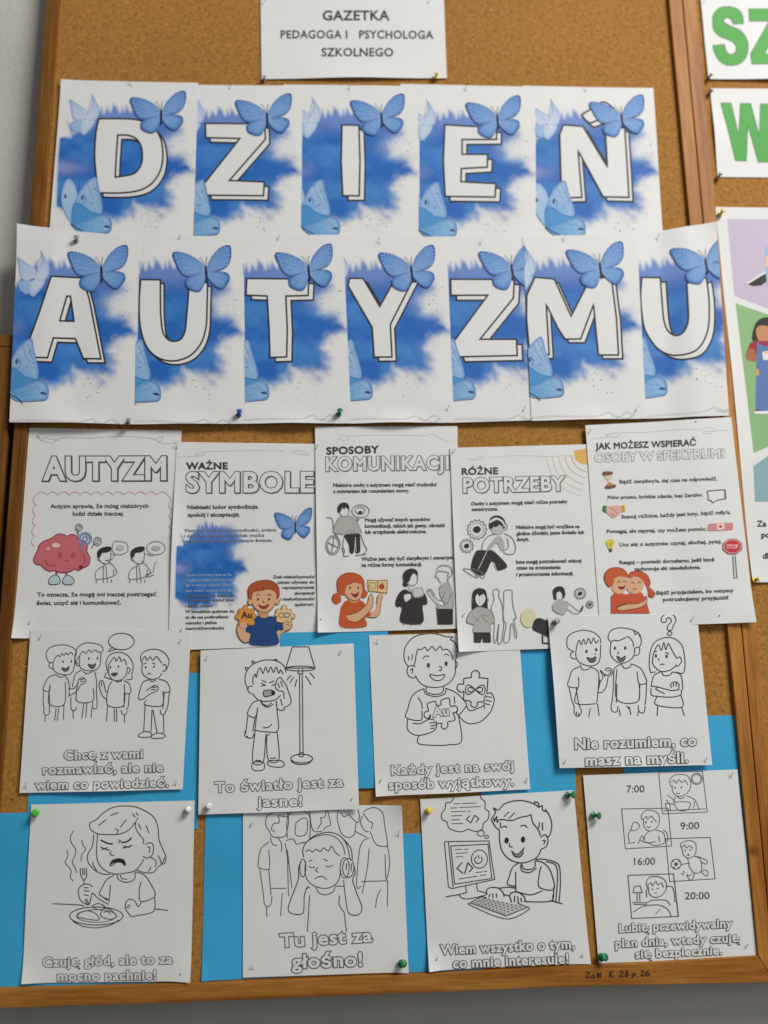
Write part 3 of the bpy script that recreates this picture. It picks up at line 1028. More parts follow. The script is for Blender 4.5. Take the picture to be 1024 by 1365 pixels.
blocks(s, (0, 560, 4.267), (('Autyzm sprawia, że mózg niektórych', (288, 500, 845, 499)), ('ludzi działa inaczej.', (416, 543, 706, 542)),
       ('To oznacza, że mogą oni inaczej postrzegać', (214, 1003, 890, 1000)), ('świat, uczyć się i komunikować.', (211, 1051, 690, 1048))), 22, TX, .03)
k = s.part('printed_brain', 'smiling pink brain with pale blue shoes'); k.ctx = (0, 560, 4.267)
RD = rgb(150, 60, 72)
k.line('322,860 322,885;380,860 380,888', 2.4, RD)
k.fill('278,920 290,892 325,882 345,910 335,932 290,935', rgb(196, 212, 218)); k.fill('358,918 375,885 402,888 424,915 410,934 372,935', rgb(196, 212, 218))
k.line('278,920 290,892 325,882 345,910 335,932 290,935z;358,918 375,885 402,888 424,915 410,934 372,935z', 1.1, rgb(70, 84, 96))
br_ = '300,668 330,648 365,652 385,660 410,650 440,662 452,682 482,692 498,720 496,748 512,780 510,815 495,832 470,842 450,855 425,848 400,862 350,868 310,855 285,860 255,845 235,825 205,818 193,792 205,762 218,735 225,712 250,690 275,680'
k.fill(br_, rgb(206, 112, 122)); k.line(br_ + 'z', 1.4, RD)
k.fill([ell(462, 838, 14, 12)], rgb(130, 40, 60))
k.fill([ell(320, 712, 24, 13)], rgb(240, 200, 205)); k.fill([ell(275, 732, 10, 7)], rgb(236, 190, 196))
k.line('258,795 268,818 290,828 318,828;470,760 485,790 480,820;330,765 342,755 352,768;405,768 418,758 430,768;372,795 382,802 392,795', 1.1, RD)
k.fill([ell(345, 775, 10, 7)], rgb(170, 76, 92)); k.fill([ell(415, 775, 10, 7)], rgb(170, 76, 92)); k.done()
k = s.part('printed_symbol', 'small grey and blue question rings'); k.ctx = (0, 560, 4.267)
for c in ((450, 612, 20), (556, 690, 22)): k.line([*ell(*c)], 1.1, rgb(110, 116, 122), False, True); k.line([*ell(c[0], c[1], 10)], 1, rgb(140, 144, 150), False, True)
k.line([*ell(487, 675, 32)], 3, rgb(128, 150, 190), False, True); k.line([*ell(487, 675, 14)], 2, rgb(128, 150, 190), False, True)
k.line('440,632 450,655;535,705 525,725;470,705 455,730 470,745', 1.6, rgb(110, 130, 160)); k.done()
for dx in (0, 190):
    k = s.part('printed_figure', 'thin outlined figure with black hair and speech bubble'); k.ctx = (0 + dx / 4.267, 560, 4.267)
    k.line('560,782 585,812 622,815 632,790 635,745;555,790 605,826;600,826 560,848 545,880 555,905 640,890 650,850;615,800 650,832 668,868 640,892;550,905 552,928;590,830 592,925;635,905 638,925;605,830 615,925', .8, rgb(120, 118, 116))
    if dx: k.line('640,880 680,865 690,830 700,805;|645,895 690,880;640,760 660,765 655,772', .8, rgb(120, 118, 116))
    else: k.line('600,800 640,790 655,770 640,765', .8, rgb(120, 118, 116))
    k.fill('558,782 556,750 575,730 605,720 632,722 634,740 610,752 585,755 572,780', DK)
    if dx: k.line([*ell(700, 728, 52, 38)], .8, rgb(130, 128, 126), False, True); k.line('665,760 672,772 690,765', .8, rgb(130, 128, 126)); k.fill([ell(700, 728, 26, 14)], rgb(190, 188, 186))
    else: k.line('640,735 650,695 690,690 725,705 728,745 690,765 655,760 640,735', .8, rgb(130, 128, 126)); k.fill([ell(686, 726, 24, 15)], rgb(200, 198, 196))
    k.done()

s = Sheet('info_sheet', [(235.5, 589), (432, 592), (434, 860), (224, 867)], .0024, 'information sheet headed WAŻNE SYMBOLE with blue splash and boy in blue shirt', 'poster', GI, lift=(('L', .0035, .12),), seed=32, wave=.0003)
C = (230, 580, 4.705)
k = s.part('printed_scroll_line'); k.ctx = C
k.line('140,120 180,110 200,125 170,130 150,118;200,105 450,98 700,100;740,110 780,95 840,110 850,125 800,120 760,105;20,140 200,128', .5, rgb(185, 185, 185)); k.done()
k = s.part('printed_splash', 'cobalt blue watercolour splash'); k.ctx = C
o_ = k.px
k.px = lambda p: (230 + (22 + (p[0] - 40) * .49) / 4.705, 580 + (535 + (p[1] - 205) * .70) / 4.705)
splash(k); k.px = o_; k.done()
k = s.part('printed_heading'); k.ctx = C
k.text('WAŻNE', 88, 214, 345, 213, 40, rgb(66, 60, 62), .05, 1.05)
k.text('SYMBOLE', 92, 356, 880, 355, 120, rgb(90, 86, 86), .03, 1.1, .032, None, (5, 4)); k.done()
k = s.part('printed_text'); k.ctx = C
k.text('Niebieski kolor symbolizuje', 96, 464, 535, 461, 24, TX, .035)
k.text('spokój i akceptację.', 98, 512, 425, 510, 24, TX, .035); k.done()
k = s.part('printed_text'); k.ctx = C
g2 = rgb(110, 112, 120); bl = rgb(150, 170, 205)
k.text('Motyl to symbol różnorodności, zmiany', 80, 608, 655, 603, 18, rgb(118, 126, 148), .03)
k.text('i nadziei. Każdy człowiek może', 75, 642, 575, 637, 18, rgb(118, 126, 148), .03)
k.text('znaleźć swoje miejsce w naszym świecie.', 70, 675, 628, 668, 18, rgb(118, 126, 148), .03)
k.done()
k = s.part('printed_text'); k.ctx = C
for y, x1, t, c in ((886, 375, 'Symbol chemiczny złota to Au,', bl), (918, 385, 'a jego początek jest taki sam', bl), (950, 370, 'jak w słowie autyzm. Złoto', bl), (984, 375, 'jest cenne i wyjątkowe, tak', bl), (1016, 385, 'samo jak osoby w spektrum.', g2), (1044, 388, 'To pozytywny symbol złota', g2), (1080, 270, 'i słowa „autyzm”.', g2), (1115, 388, 'W kontekście spektrum Au', TX), (1150, 352, 'to dla nas podkreślenie', TX), (1186, 280, 'wartości i piękna', TX), (1220, 328, 'neuroróżnorodności.', TX)):
    k.text(t, 84, y, x1, y - 3, 17, c, .03)
k.done()
k = s.part('printed_text'); k.ctx = C
for y, x0, t in ((897, 632, 'Znak nieskończoności'), (931, 660, 'często używany do'), (964, 690, 'reprezentowania'), (999, 768, 'akceptacji'), (1036, 680, 'i nieskończoności'), (1070, 770, 'spektrum.')):
    k.text(t, x0, y, 890, y - 2, 17, TX, .03)
k.done()
k = s.part('printed_butterfly', 'blue butterfly without letter'); k.aff = (.62 / 4.705, 0, 230 + (770 - 740 * .62) / 4.705, 0, .70 / 4.705, 580 + (572 - 285 * .70) / 4.705); butterfly(k, 2.0); k.done()
k = s.part('printed_boy', 'red haired boy in dark blue shirt holding two puzzle pieces'); k.ctx = C
OL = rgb(110, 70, 50)
k.fill('412,1180 440,1160 470,1195 478,1240 495,1290 470,1302 435,1290 410,1240', SK); k.line('412,1180 405,1240 435,1290 465,1302 488,1285', 1, OL)
k.fill('655,1230 690,1215 705,1170 735,1150 752,1180 742,1215 700,1235 668,1262 672,1300 655,1300', SK); k.line('752,1180 742,1215 700,1235', 1, OL)
k.fill('535,1135 575,1150 615,1135 660,1155 690,1190 692,1225 655,1232 660,1312 492,1312 492,1245 460,1235 470,1185 500,1150', rgb(34, 74, 132))
k.line('492,1240 490,1195;655,1232 652,1190', .8, rgb(20, 46, 90))
k.fill('545,1100 548,1135 575,1148 602,1135 605,1098', rgb(210, 156, 116))
k.fill('495,1000 500,1055 525,1092 572,1112 618,1095 645,1055 650,985 600,950 540,955', SK); k.line('495,1030 505,1065 530,1095 572,1112 618,1095 645,1060', 1, OL)
k.fill([ell(488, 1045, 16, 20)], SK); k.fill([ell(658, 1042, 15, 20)], SK); k.line('475,1035 478,1060 495,1065;672,1032 668,1058 652,1062', .9, OL)
k.fill('480,1025 477,965 500,932 545,915 600,911 645,928 668,962 670,1015 655,1030 648,990 610,970 560,978 515,985 502,1005 497,1035', rgb(178, 84, 48)); k.line('520,980 530,965;560,975 575,955;610,970 615,955;480,1025 477,965 500,932 545,915 600,911 645,928 668,962 670,1015', .9, rgb(120, 50, 26))
for x in (537, 607): k.fill([ell(x, 1030, 6, 9)], rgb(50, 36, 30)); k.line('%d,1005 %d,1000 %d,1006' % (x - 14, x, x + 14), 1, OL)
k.fill('540,1062 572,1072 608,1058 595,1085 570,1092 550,1082', rgb(150, 60, 50)); k.line('568,1040 575,1048 566,1050', .9, OL)
k.done()
for nm, q, lab in (((0), '415,1092 440,1092 448,1070 470,1066 478,1090 512,1092 512,1120 528,1130 522,1150 512,1150 514,1188 480,1192 470,1180 450,1196 420,1190 418,1160 398,1148 400,1125 416,1122', 'orange puzzle piece marked Au'), (1, '652,1092 685,1092 690,1068 712,1068 720,1092 745,1096 746,1118 768,1125 766,1148 746,1150 746,1172 700,1176 655,1170 655,1140 640,1130 652,1115', 'pale yellow puzzle piece with an infinity sign')):
    k = s.part('printed_puzzle_piece', lab); k.ctx = C
    k.fill(q, rgb(232, 204, 150) if nm else rgb(226, 152, 66)); k.line(q + 'z', .9, rgb(150, 110, 60))
    if nm:
        k.line([*ell(684, 1130, 18, 14)], 2, rgb(196, 140, 60), False, True); k.line([*ell(718, 1130, 18, 14)], 2, rgb(130, 140, 150), False, True)
        k.fill('705,1165 735,1160 740,1205 715,1225 695,1210', SK); k.line('712,1172 735,1178;710,1185 735,1192', .7, OL)
    else:
        k.text('Au', 434, 1148, 498, 1147, 40, rgb(80, 56, 40), .04); k.fill('430,1180 460,1172 470,1200 450,1215 425,1205', SK)
    k.done()

s = Sheet('info_sheet', [(420, 569), (610, 568), (611.3, 838), (424, 843.5)], .0038, 'information sheet headed SPOSOBY KOMUNIKACJI with a wheelchair user', 'poster', GI, lift=(('L', .002, .1), ('bl', 0.0064, .2)), seed=33, wave=.0003, vis=(0, .995))
C = (410, 560, 4.705)
k = s.part('printed_scroll_line'); k.ctx = C
k.line('180,130 220,95 260,110 240,130 200,120;270,100 480,95 740,98;740,100 790,90 850,125 880,135', .5, rgb(190, 190, 190)); k.done()
k = s.part('printed_heading'); k.ctx = C
k.text('SPOSOBY', 121, 216, 446, 206, 44, rgb(66, 60, 62), .045, 1.05)
k.text('KOMUNIKACJI', 120, 317, 882, 307, 82, rgb(104, 100, 100), .028, 1.12, .035, None, (4, 3)); k.done()
blocks(s, C, (('Niektóre osoby z autyzmem mogą mieć trudności', (163, 419, 808, 414)), ('z mówieniem lub rozumieniem mowy.', (163, 458, 638, 452)), ('Mogą używać innych sposobów', (362, 637, 770, 632)), ('komunikacji, takich jak gesty, obrazki', (361, 675, 860, 670)), ('lub urządzenia elektroniczne.', (362, 713, 746, 708)), ('Ważne jest, aby być cierpliwym i otwartym', (340, 882, 915, 872)), ('na różne formy komunikacji.', (340, 920, 718, 914))), 22, TX)
LG = rgb(128, 124, 120)
k = s.part('printed_figure', 'wheelchair user with grey sweater and black trousers'); k.ctx = C
k.line([*ell(160, 785, 44, 60, 8)], 1.3, LG, False, True); k.line([*ell(160, 785, 34, 49, 8)], .9, LG, False, True); k.line([*ell(160, 785, 6)], .9, LG, False, True)
k.line('160,785 165,735;160,785 192,800;160,785 130,770;160,785 150,835;118,612 148,615 160,640 165,700 190,730;228,740 222,790 232,820 228,855 260,850;335,720 355,780 372,815 350,840;215,800 230,850;300,850 370,842', 1.2, LG)
k.fill('215,605 190,622 166,680 168,705 225,716 300,712 332,706 322,665 300,622 262,600', GRY); k.line('215,605 190,622 162,690 170,708 225,718;262,600 300,622 330,680 340,712;250,690 255,712;270,688 275,712;290,686 295,710', .9, LG)
k.line('200,570 205,590 225,605 250,602 260,580 262,555', .9, LG)
k.fill('190,578 190,545 208,522 238,518 258,532 262,558 248,552 240,545 232,560 222,548 212,565 204,580', DK)
k.fill('232,722 322,712 330,745 329,826 300,828 302,765 298,735 290,830 266,830 260,782 240,745', DK); k.line('300,735 305,825', .8, PW)
k.line([*ell(333, 572, 54, 40)], 1, LG, False, True); k.line([*ell(330, 568, 30, 22)], .9, LG, False, True); k.fill([ell(331, 580, 14, 10)], DK); k.line('312,608 316,632 330,610', 1, LG)
k.done()
k = s.part('printed_girl', 'orange haired girl in orange shirt holding a picture card'); k.ctx = C
k.fill('378,1004 440,1008 500,1004 497,1086 438,1078 383,1072', rgb(232, 204, 150)); k.line('|378,1004 440,1008 500,1004 497,1086 438,1078 383,1072z;|440,1008 438,1078', 1, rgb(120, 100, 70))
k.line([*ell(408, 1040, 20)], .9, rgb(130, 120, 100), False, True); k.fill([ell(465, 1045, 18, 18)], rgb(180, 76, 56)); k.line('465,1028 470,1018', .9, OL)
k.fill('372,1235 398,1205 430,1180 440,1100 462,1085 472,1105 460,1150 452,1210 425,1238', SK); k.line('472,1105 460,1150 452,1210 425,1238 375,1235;440,1100 432,1150', .9, OL)
k.fill('250,1130 330,1130 370,1165 396,1225 362,1240 364,1295 212,1295 206,1200 222,1155', OR)
k.fill('240,1222 275,1218 320,1200 372,1155 385,1110 402,1092 412,1120 405,1175 365,1225 310,1265 270,1262', SK); k.line('240,1222 275,1218 320,1200 372,1155 385,1110 402,1092 412,1120 405,1175 365,1225 310,1265 270,1262', .9, OL)
k.fill('262,1120 268,1140 295,1150 318,1138 318,1115', rgb(206, 150, 112))
k.fill('235,1040 238,1100 262,1122 295,1132 330,1120 345,1075 345,1020 290,1000', SK); k.line('238,1095 262,1122 295,1132 330,1120 345,1080', .9, OL)
k.fill('192,1080 186,1015 212,975 262,958 320,970 352,1005 358,1060 378,1085 366,1112 342,1112 345,1070 332,1025 290,1018 250,1035 238,1065 232,1100 210,1092 210,1135 180,1152 158,1130 162,1098', OR); k.line('192,1080 186,1015 212,975 262,958 320,970 352,1005 358,1060 378,1085;190,1085 162,1098 158,1130 180,1152 210,1135;332,1025 290,1018 250,1035', .9, ORD)
for x in (268, 318): k.fill([ell(x, 1052, 5, 8)], rgb(50, 36, 30))
k.fill('272,1085 296,1092 322,1078 312,1108 292,1112', rgb(140, 50, 40)); k.done()
k = s.part('printed_figure', 'woman in black sweater with tied black hair'); k.ctx = C
k.fill('612,1062 575,1085 552,1140 560,1170 592,1176 588,1266 720,1272 722,1168 752,1150 738,1092 700,1065 660,1085', DK)
k.fill('605,1100 640,1090 650,1115 615,1140', PW); k.fill('660,1060 718,1050 728,1100 668,1112', rgb(214, 212, 208)); k.line('|660,1060 718,1050 728,1100 668,1112z;605,1100 640,1090 650,1115 615,1140z;632,1040 640,1060 655,1075', .8, LG)
k.line('628,1020 645,1035 672,1035 690,1010 690,970;605,1272 606,1285;650,1275 652,1287;705,1275 710,1285', .9, LG)
k.fill('602,1012 600,965 625,938 662,932 688,948 692,975 668,958 648,985 640,1010 622,1020 632,1035 615,1045 598,1030', DK); k.done()
k = s.part('printed_figure', 'man in grey sweater and black trousers raising his hands'); k.ctx = C
k.fill('840,1032 882,1018 902,1060 912,1110 910,1182 812,1182 822,1160 862,1160 842,1120 828,1085', GRY)
k.line('840,1032 822,1060;882,1018 902,1060 912,1110 910,1182;812,1182 815,1150;900,1090 880,1140 850,1165 800,1140 755,1082 762,1062 800,1110 838,1130 862,1075;765,1070 775,1060 800,1100', .9, LG)
k.line('815,945 808,965 802,982 818,988 825,1005 838,1022;812,940 825,918 860,910 895,922 908,955 895,985 880,975 882,955 820,945;880,985 882,1018', 1, LG)
k.fill('810,1184 912,1184 912,1280 818,1280', DK, False); k.done()

s = Sheet('info_sheet', [(600, 597), (792, 592), (803, 862), (610.8, 869)], .0050, 'information sheet headed RÓŻNE POTRZEBY with orange sun and headphones wearer', 'poster', GI, lift=(('L', .002, .1), ('bl', 0.0080, .25)), seed=34, wave=.0003)
C = (600, 590, 4.875)
k = s.part('printed_scroll_line'); k.ctx = C
k.line('120,100 150,115 200,90 220,95 190,112 150,105;250,98 420,85 650,90 760,85 800,100', .5, rgb(188, 188, 188)); k.done()
k = s.part('printed_sun', 'orange sun with pale arcs'); k.ctx = C
k.fill('806,72 812,52 842,47 900,45 905,134 868,138 832,126 812,102', rgb(232, 180, 96))
for r_, c_ in ((118, rgb(214, 176, 130)), (158, rgb(222, 190, 152)), (200, rgb(226, 202, 176)), (240, rgb(230, 210, 190)), (278, rgb(232, 220, 205))):
    k.line(ell(905, 72, r_, r_, 0, 100, 176, 20), 1.1, c_, False)
k.done()
k = s.part('printed_heading'); k.ctx = C
k.text('RÓŻNE', 78, 209, 310, 204, 41, rgb(66, 60, 62), .045, 1.05)
k.text('POTRZEBY', 90, 324, 740, 310, 90, rgb(96, 92, 92), .03, 1.1, .034, None, (4, 3)); k.done()
blocks(s, C, (('Osoby z autyzmem mogą mieć różne potrzeby', (138, 408, 762, 393)), ('sensoryczne.', (142, 444, 312, 441)), ('Niektóre mogą być wrażliwe na', (430, 560, 842, 555)), ('głośne dźwięki, jasne światło lub', (432, 602, 870, 592)), ('dotyk.', (434, 639, 515, 638)), ('Inne mogą potrzebować więcej', (431, 786, 852, 777)), ('czasu na zrozumienie', (433, 824, 718, 820)), ('i przetworzenie informacji.', (433, 867, 802, 860))), 22, TX)


def spiky(k, x, y, r, n, dark=1.0):
    p = []
    for i in range(n * 6):
        a = 2 * math.pi * i / (n * 6); q = r * (1 + .10 * math.cos(a * n))
        p.append((x + q * math.cos(a), y + q * math.sin(a)))
    k.line(p, .9, rgb(120, 118, 116), False, True); k.line([*ell(x, y, r * .72)], .6, rgb(175, 173, 170), False, True)
    k.fill([ell(x, y, r * .42, r * .36)], DK)


k = s.part('printed_symbol', 'two spiky flower shapes with dark centres'); k.ctx = C
spiky(k, 175, 565, 60, 14); spiky(k, 108, 672, 42, 12); k.done()
k = s.part('printed_figure', 'seated person in headphones and black trousers'); k.ctx = C
k.line('300,592 250,608 215,650 205,700;352,590 400,618 424,670 418,716 380,728 345,712;370,620 378,680 345,705;205,700 240,702', 1, LG)
k.fill('245,682 270,645 298,612 330,612 352,650 352,695 330,700 300,655 255,705', GRY)
k.fill('165,712 205,700 238,706 265,698 305,725 370,798 345,825 300,826 272,772 218,862 138,822', DK); k.line('240,706 185,820;285,780 300,826', .8, PW)
k.line('85,822 138,828 180,876 158,872 120,850z;145,820 190,835 222,862 212,882 170,850', .9, LG)
k.fill('268,555 280,588 310,598 345,588 352,550 320,535', rgb(196, 194, 190))
k.fill('256,555 254,528 282,512 310,508 345,530 358,552 345,562 335,545 318,535 298,552 285,545 270,562', DK)
k.fill('256,505 272,482 308,474 342,488 360,520 350,530 335,505 305,492 275,500', DK)
k.line('258,520 285,498 315,498 342,518 352,545', 2.4, PW); k.line([*ell(358, 548, 14, 20)], .9, LG, False, True); k.done()
k = s.part('printed_figure', 'long haired girl in grey sweater with hands on chest'); k.ctx = C
k.fill('145,1088 146,980 172,950 205,948 235,972 244,1085 220,1080 190,1090', DK)
k.fill('165,1005 170,1040 192,1062 218,1045 230,1010 215,985 190,1000 178,985', PW); k.line('150,1010 142,1025 155,1040;240,1010 250,1022 238,1040;190,1030 195,1045', .8, LG)
k.fill('170,1072 215,1072 262,1095 288,1160 262,1182 262,1232 153,1232 152,1182 110,1165 125,1108', GRY); k.line('170,1072 125,1108 108,1165 152,1182;215,1072 262,1095 288,1160 262,1182;150,1130 190,1160;240,1130 205,1120 230,1160 245,1160;160,1165 190,1140', .9, LG)
k.fill('153,1233 262,1233 266,1298 216,1299 208,1262 200,1300 155,1299', DK, False); k.done()
k = s.part('printed_figure', 'pair of empty standing silhouettes'); k.ctx = C
k.line('285,1000 280,965 300,950 320,965 318,1000 335,1040 345,1100 350,1180 335,1290 312,1300 318,1180 300,1290 285,1285 288,1150 268,1080 285,1030 285,1000;350,990 355,962 400,960 405,1000 410,1060 430,1140 415,1150 435,1250 425,1265 408,1180 395,1190 385,1285 350,1290 365,1180 345,1150 350,1060 350,990', .9, rgb(140, 138, 136)); k.done()
k = s.part('printed_lamp', 'dark lamp head over a pale yellow glow'); k.ctx = C
k.fill([ell(508, 1140, 50, 62)], rgb(222, 218, 178)); k.fill('535,1195 548,1155 580,1140 632,1158 700,1170 700,1290 640,1265 600,1245 545,1218', DK); k.line('|600,1248 602,1302 700,1308', 1.6, DK); k.done()
k = s.part('printed_figure', 'small reclining girl with dark hair'); k.ctx = C
k.fill('672,1000 670,955 700,935 735,942 748,985 735,1015 728,975 705,965 690,985 692,1020 678,1018', DK)
k.fill('668,1050 700,1025 745,1030 768,1050 745,1115 700,1110 668,1085', GRY); k.line('700,1018 720,1022 735,1005;745,1032 790,1060 840,1095 862,1060;800,1110 830,1112 850,1095;760,1080 800,1110', .9, LG); k.fill('845,1090 860,1062 866,1068 852,1100', DK); spiky(k, 845, 980, 34, 12); spiky(k, 908, 1052, 22, 10); k.done()

s = Sheet('info_sheet', [(780.3, 567), (973.2, 557.3), (1004.8, 829.8), (800, 837)], .0062, 'information sheet headed JAK MOŻESZ WSPIERAĆ with stop sign, lowest corner over the frame', 'poster', GI, lift=(('br', 0.0048, .2),), seed=35, wave=.0003, bridge=('r', .2, .0035))
C = (775, 555, 4.112)
k = s.part('printed_scroll_line'); k.ctx = C
k.line('130,105 180,92 215,95 190,115 150,110 130,95;220,90 340,88 520,75 640,78;640,80 690,65 725,75 700,100 660,90 720,85 800,80;60,125 150,112', .5, rgb(180, 180, 180)); k.done()
k = s.part('printed_heading'); k.ctx = C
k.text('JAK MOŻESZ WSPIERAĆ', 78, 181, 622, 163, 33, rgb(60, 55, 55), .04, 1.05)
k.text('OSOBY W SPEKTRUM?', 75, 250, 778, 228, 46, rgb(128, 126, 124), .03, 1.0, .04); k.done()
blocks(s, C, (('Bądź cierpliwy/a, daj czas na odpowiedź.', (210, 368, 738, 354)), ('Mów prosto, krótkie zdania, bez żartów.', (145, 454, 660, 442)), ('Szanuj różnice, każdy jest inny, bądź miły/a.', (220, 560, 812, 537)), ('Pomagaj, ale zapytaj, czy możesz pomóc.', (140, 640, 680, 628)), ('Ucz się o autyzmie: czytaj, słuchaj, pytaj.', (210, 713, 762, 697)), ('Reaguj – powiedz dorosłemu, jeśli ktoś', (210, 810, 722, 796)), ('zachowuje się niewłaściwie.', (292, 846, 648, 837)), ('Bądź przyjacielem, bo wszyscy', (412, 977, 828, 964)), ('potrzebujemy przyjaciół!', (448, 1013, 798, 1004))), 19, TX)
def pic(name, lab):
    q = s.part(name, lab); q.ctx = C; return q
k = pic('printed_hourglass', 'brown hourglass with sand')
k.fill('125,325 170,318 160,345 150,352 158,368 180,380 140,385 145,355 130,340', rgb(216, 204, 180)); k.fill('118,305 165,303 170,318 122,326', rgb(128, 84, 62)); k.fill('132,382 182,374 185,390 136,398', rgb(128, 84, 62)); k.fill('135,380 155,362 176,376', rgb(196, 146, 80)); k.done()
k = pic('printed_speech_bubble', 'brown outlined empty speech bubble')
k.line('|684,412 780,405 782,455 740,462 712,478 705,465 690,462z', 1.1, rgb(120, 90, 80)); k.line('|780,405 784,456', 2, rgb(150, 90, 60)); k.done()
k = pic('printed_handshake', 'handshake with green and yellow cuffs')
k.fill('118,490 140,490 136,530 116,520', rgb(46, 128, 84), False); k.fill('212,490 236,487 241,520 220,525', rgb(214, 160, 50), False); k.fill('138,500 165,490 212,492 220,515 205,540 180,557 155,545 138,525', rgb(226, 178, 170)); k.line('155,500 180,515 200,535;170,545 160,530;185,552 172,535', .8, rgb(150, 90, 90)); k.done()
k = pic('printed_bandage', 'pink sticking plaster')
k.fill('700,592 812,586 823,598 822,618 812,625 702,630 688,622 690,600', rgb(214, 140, 146)); k.fill('735,592 776,590 777,622 737,626', rgb(238, 214, 210), False); k.fill([ell(755, 607, 9, 8)], rgb(180, 70, 84)); k.done()
k = pic('printed_light_bulb', 'yellow light bulb')
k.fill('135,690 145,676 172,675 182,690 175,710 168,725 150,726 142,710', rgb(226, 206, 84)); k.fill('150,726 168,725 168,742 154,744', rgb(80, 80, 76), False); k.line('152,695 160,712 168,694', .8, rgb(160, 130, 40)); k.done()
k = pic('printed_stop_sign', 'small red STOP sign on a post')
o8 = lambda r_: [(820 + r_ * math.cos(math.radians(22.5 + 45 * i)) * 1.05, 716 + r_ * .82 * math.sin(math.radians(22.5 + 45 * i))) for i in range(8)]
k.fill([o8(53)], rgb(222, 150, 150), False); k.line(o8(53), .8, rgb(130, 90, 90), False, True); k.fill([o8(43)], rgb(196, 52, 64), False)
k.text('STOP', 790, 728, 852, 727, 22, rgb(240, 190, 190), .03); k.line('|822,765 830,880;|835,765 845,880;|826,886 850,884', .9, rgb(110, 100, 96)); k.done()
k = pic('printed_children', 'two hugging orange haired children')
k.fill('162,1080 162,985 185,965 240,975 330,965 350,1000 375,1080', rgb(206, 88, 54), False)
k.fill('170,930 168,950 195,972 230,965 250,930 250,880 200,875', SK); k.fill('250,900 250,950 285,972 325,960 345,915 320,880', SK)
k.fill('150,935 128,900 130,858 165,832 215,832 248,855 250,880 210,878 185,885 170,925', rgb(204, 96, 56)); k.line('150,935 128,900 130,858 165,832 215,832 248,855', .9, ORD)
k.fill('252,880 270,855 320,850 360,872 378,915 372,940 402,970 390,992 368,985 362,945 340,905 300,875 270,885', rgb(206, 88, 52)); k.line('252,880 270,855 320,850 360,872 378,915;372,940 402,970 390,992 368,985', .9, ORD)
k.fill('200,932 225,934 240,928 232,945 212,948', rgb(120, 40, 36)); k.line('195,910 205,905 212,912;228,908 236,903 242,910;270,915 280,910 288,917;308,912 318,908 326,914;280,945 292,950 302,944', .9, rgb(80, 44, 30))
k.fill('195,1050 250,1030 300,1028 345,1010 352,985 358,1015 330,1045 260,1060 210,1065', SK); k.line('195,1050 250,1030 300,1028 345,1010 352,985 358,1015 330,1045 260,1060 210,1065z;185,1045 240,1025', .9, OL); k.done()

# ================================================================== colouring drawings (rows four and five)
GD = 'black and white colouring drawings with captions'
CP = rgb(80, 78, 76)


def caption(s, ctx, rows):
    s.pen = 1.0
    k = s.part('printed_caption'); k.ctx = ctx
    for t, x0, y0, x1, y1, h in rows:
        k.text(t, x0, y0, x1, y1, h, CP, .032, 1.07, .05)
    k.done()


def fig(s, ctx, name, lab, strokes, w=1.1, dark=(), eyes=(), col=K):
    s.pen = 1.14
    k = s.part(name, lab); k.ctx = ctx
    for f in dark: k.fill(f[0], f[1])
    k.line(strokes, w, col)
    for e in eyes: k.fill([ell(*e, n=12)], K)
    k.done()


C = (0, 830, 3.793)
s = Sheet('drawing_sheet', [(41, 839.5), (255, 840), (243.8, 1052), (26, 1057)], .0036, 'drawing of three chatting children and a fourth standing apart, left of the lamp drawing', 'drawing', GD, seed=41, wave=.0003, lift=(('B', .003, .1),))
LC = rgb(80, 78, 76)
fig(s, C, 'printed_boy', 'leftmost boy talking', '262,205 245,195 234,165 245,135 275,118 310,112 345,116 375,130 388,150 382,172;270,200 280,180 295,165 305,172 315,155 325,165 335,152 345,162 360,150 372,165;268,202 250,205 252,225 270,235;270,200 272,235 290,255 320,262 350,262 370,245 378,210 380,165;315,228 335,232 350,222 345,242 325,245z;285,262 305,277 328,268;285,262 250,275 232,300 218,340;218,340 250,348 255,310;222,345 220,400 225,440;250,348 252,400 250,440;225,440 222,455 235,468 250,460 252,440;255,310 250,410 325,412 332,300;328,265 345,290 354,330;230,470 228,500;285,432 278,495;325,412 322,490;298,430 290,495;350,330 352,372', 1, [('315,228 335,232 350,222 345,242 325,245', rgb(110, 106, 104))], [(320, 197, 4, 7), (362, 195, 4, 7)], LC)
fig(s, C, 'printed_boy', 'second boy with hand on chest', '395,208 382,190 385,150 400,120 435,103 480,105 515,118 522,140 508,155;390,185 405,165 420,145 435,155 450,138 465,150 480,138 500,150 510,145;394,188 383,200 392,218 405,215;405,170 405,220 425,238 460,243 490,235 508,210 512,155;447,210 470,215 485,207 475,230 458,228z;415,240 385,258 372,300 368,325;420,245 440,258 470,246;480,245 490,300 488,360;395,300 390,395 470,395 472,330;350,330 370,335 395,310 398,288 420,278 435,290 430,305 410,315 385,350 345,372;405,290 425,285;408,298 428,296;360,375 360,420 365,440 380,445 388,425;388,350 385,395;490,360 492,420 485,435 470,430 470,400;370,445 372,485;425,405 415,485;440,405 435,480;465,430 462,480', 1, [('447,210 470,215 485,207 475,230 458,228', rgb(110, 106, 104))], [(450, 182, 4, 7), (495, 180, 4, 7)], LC)
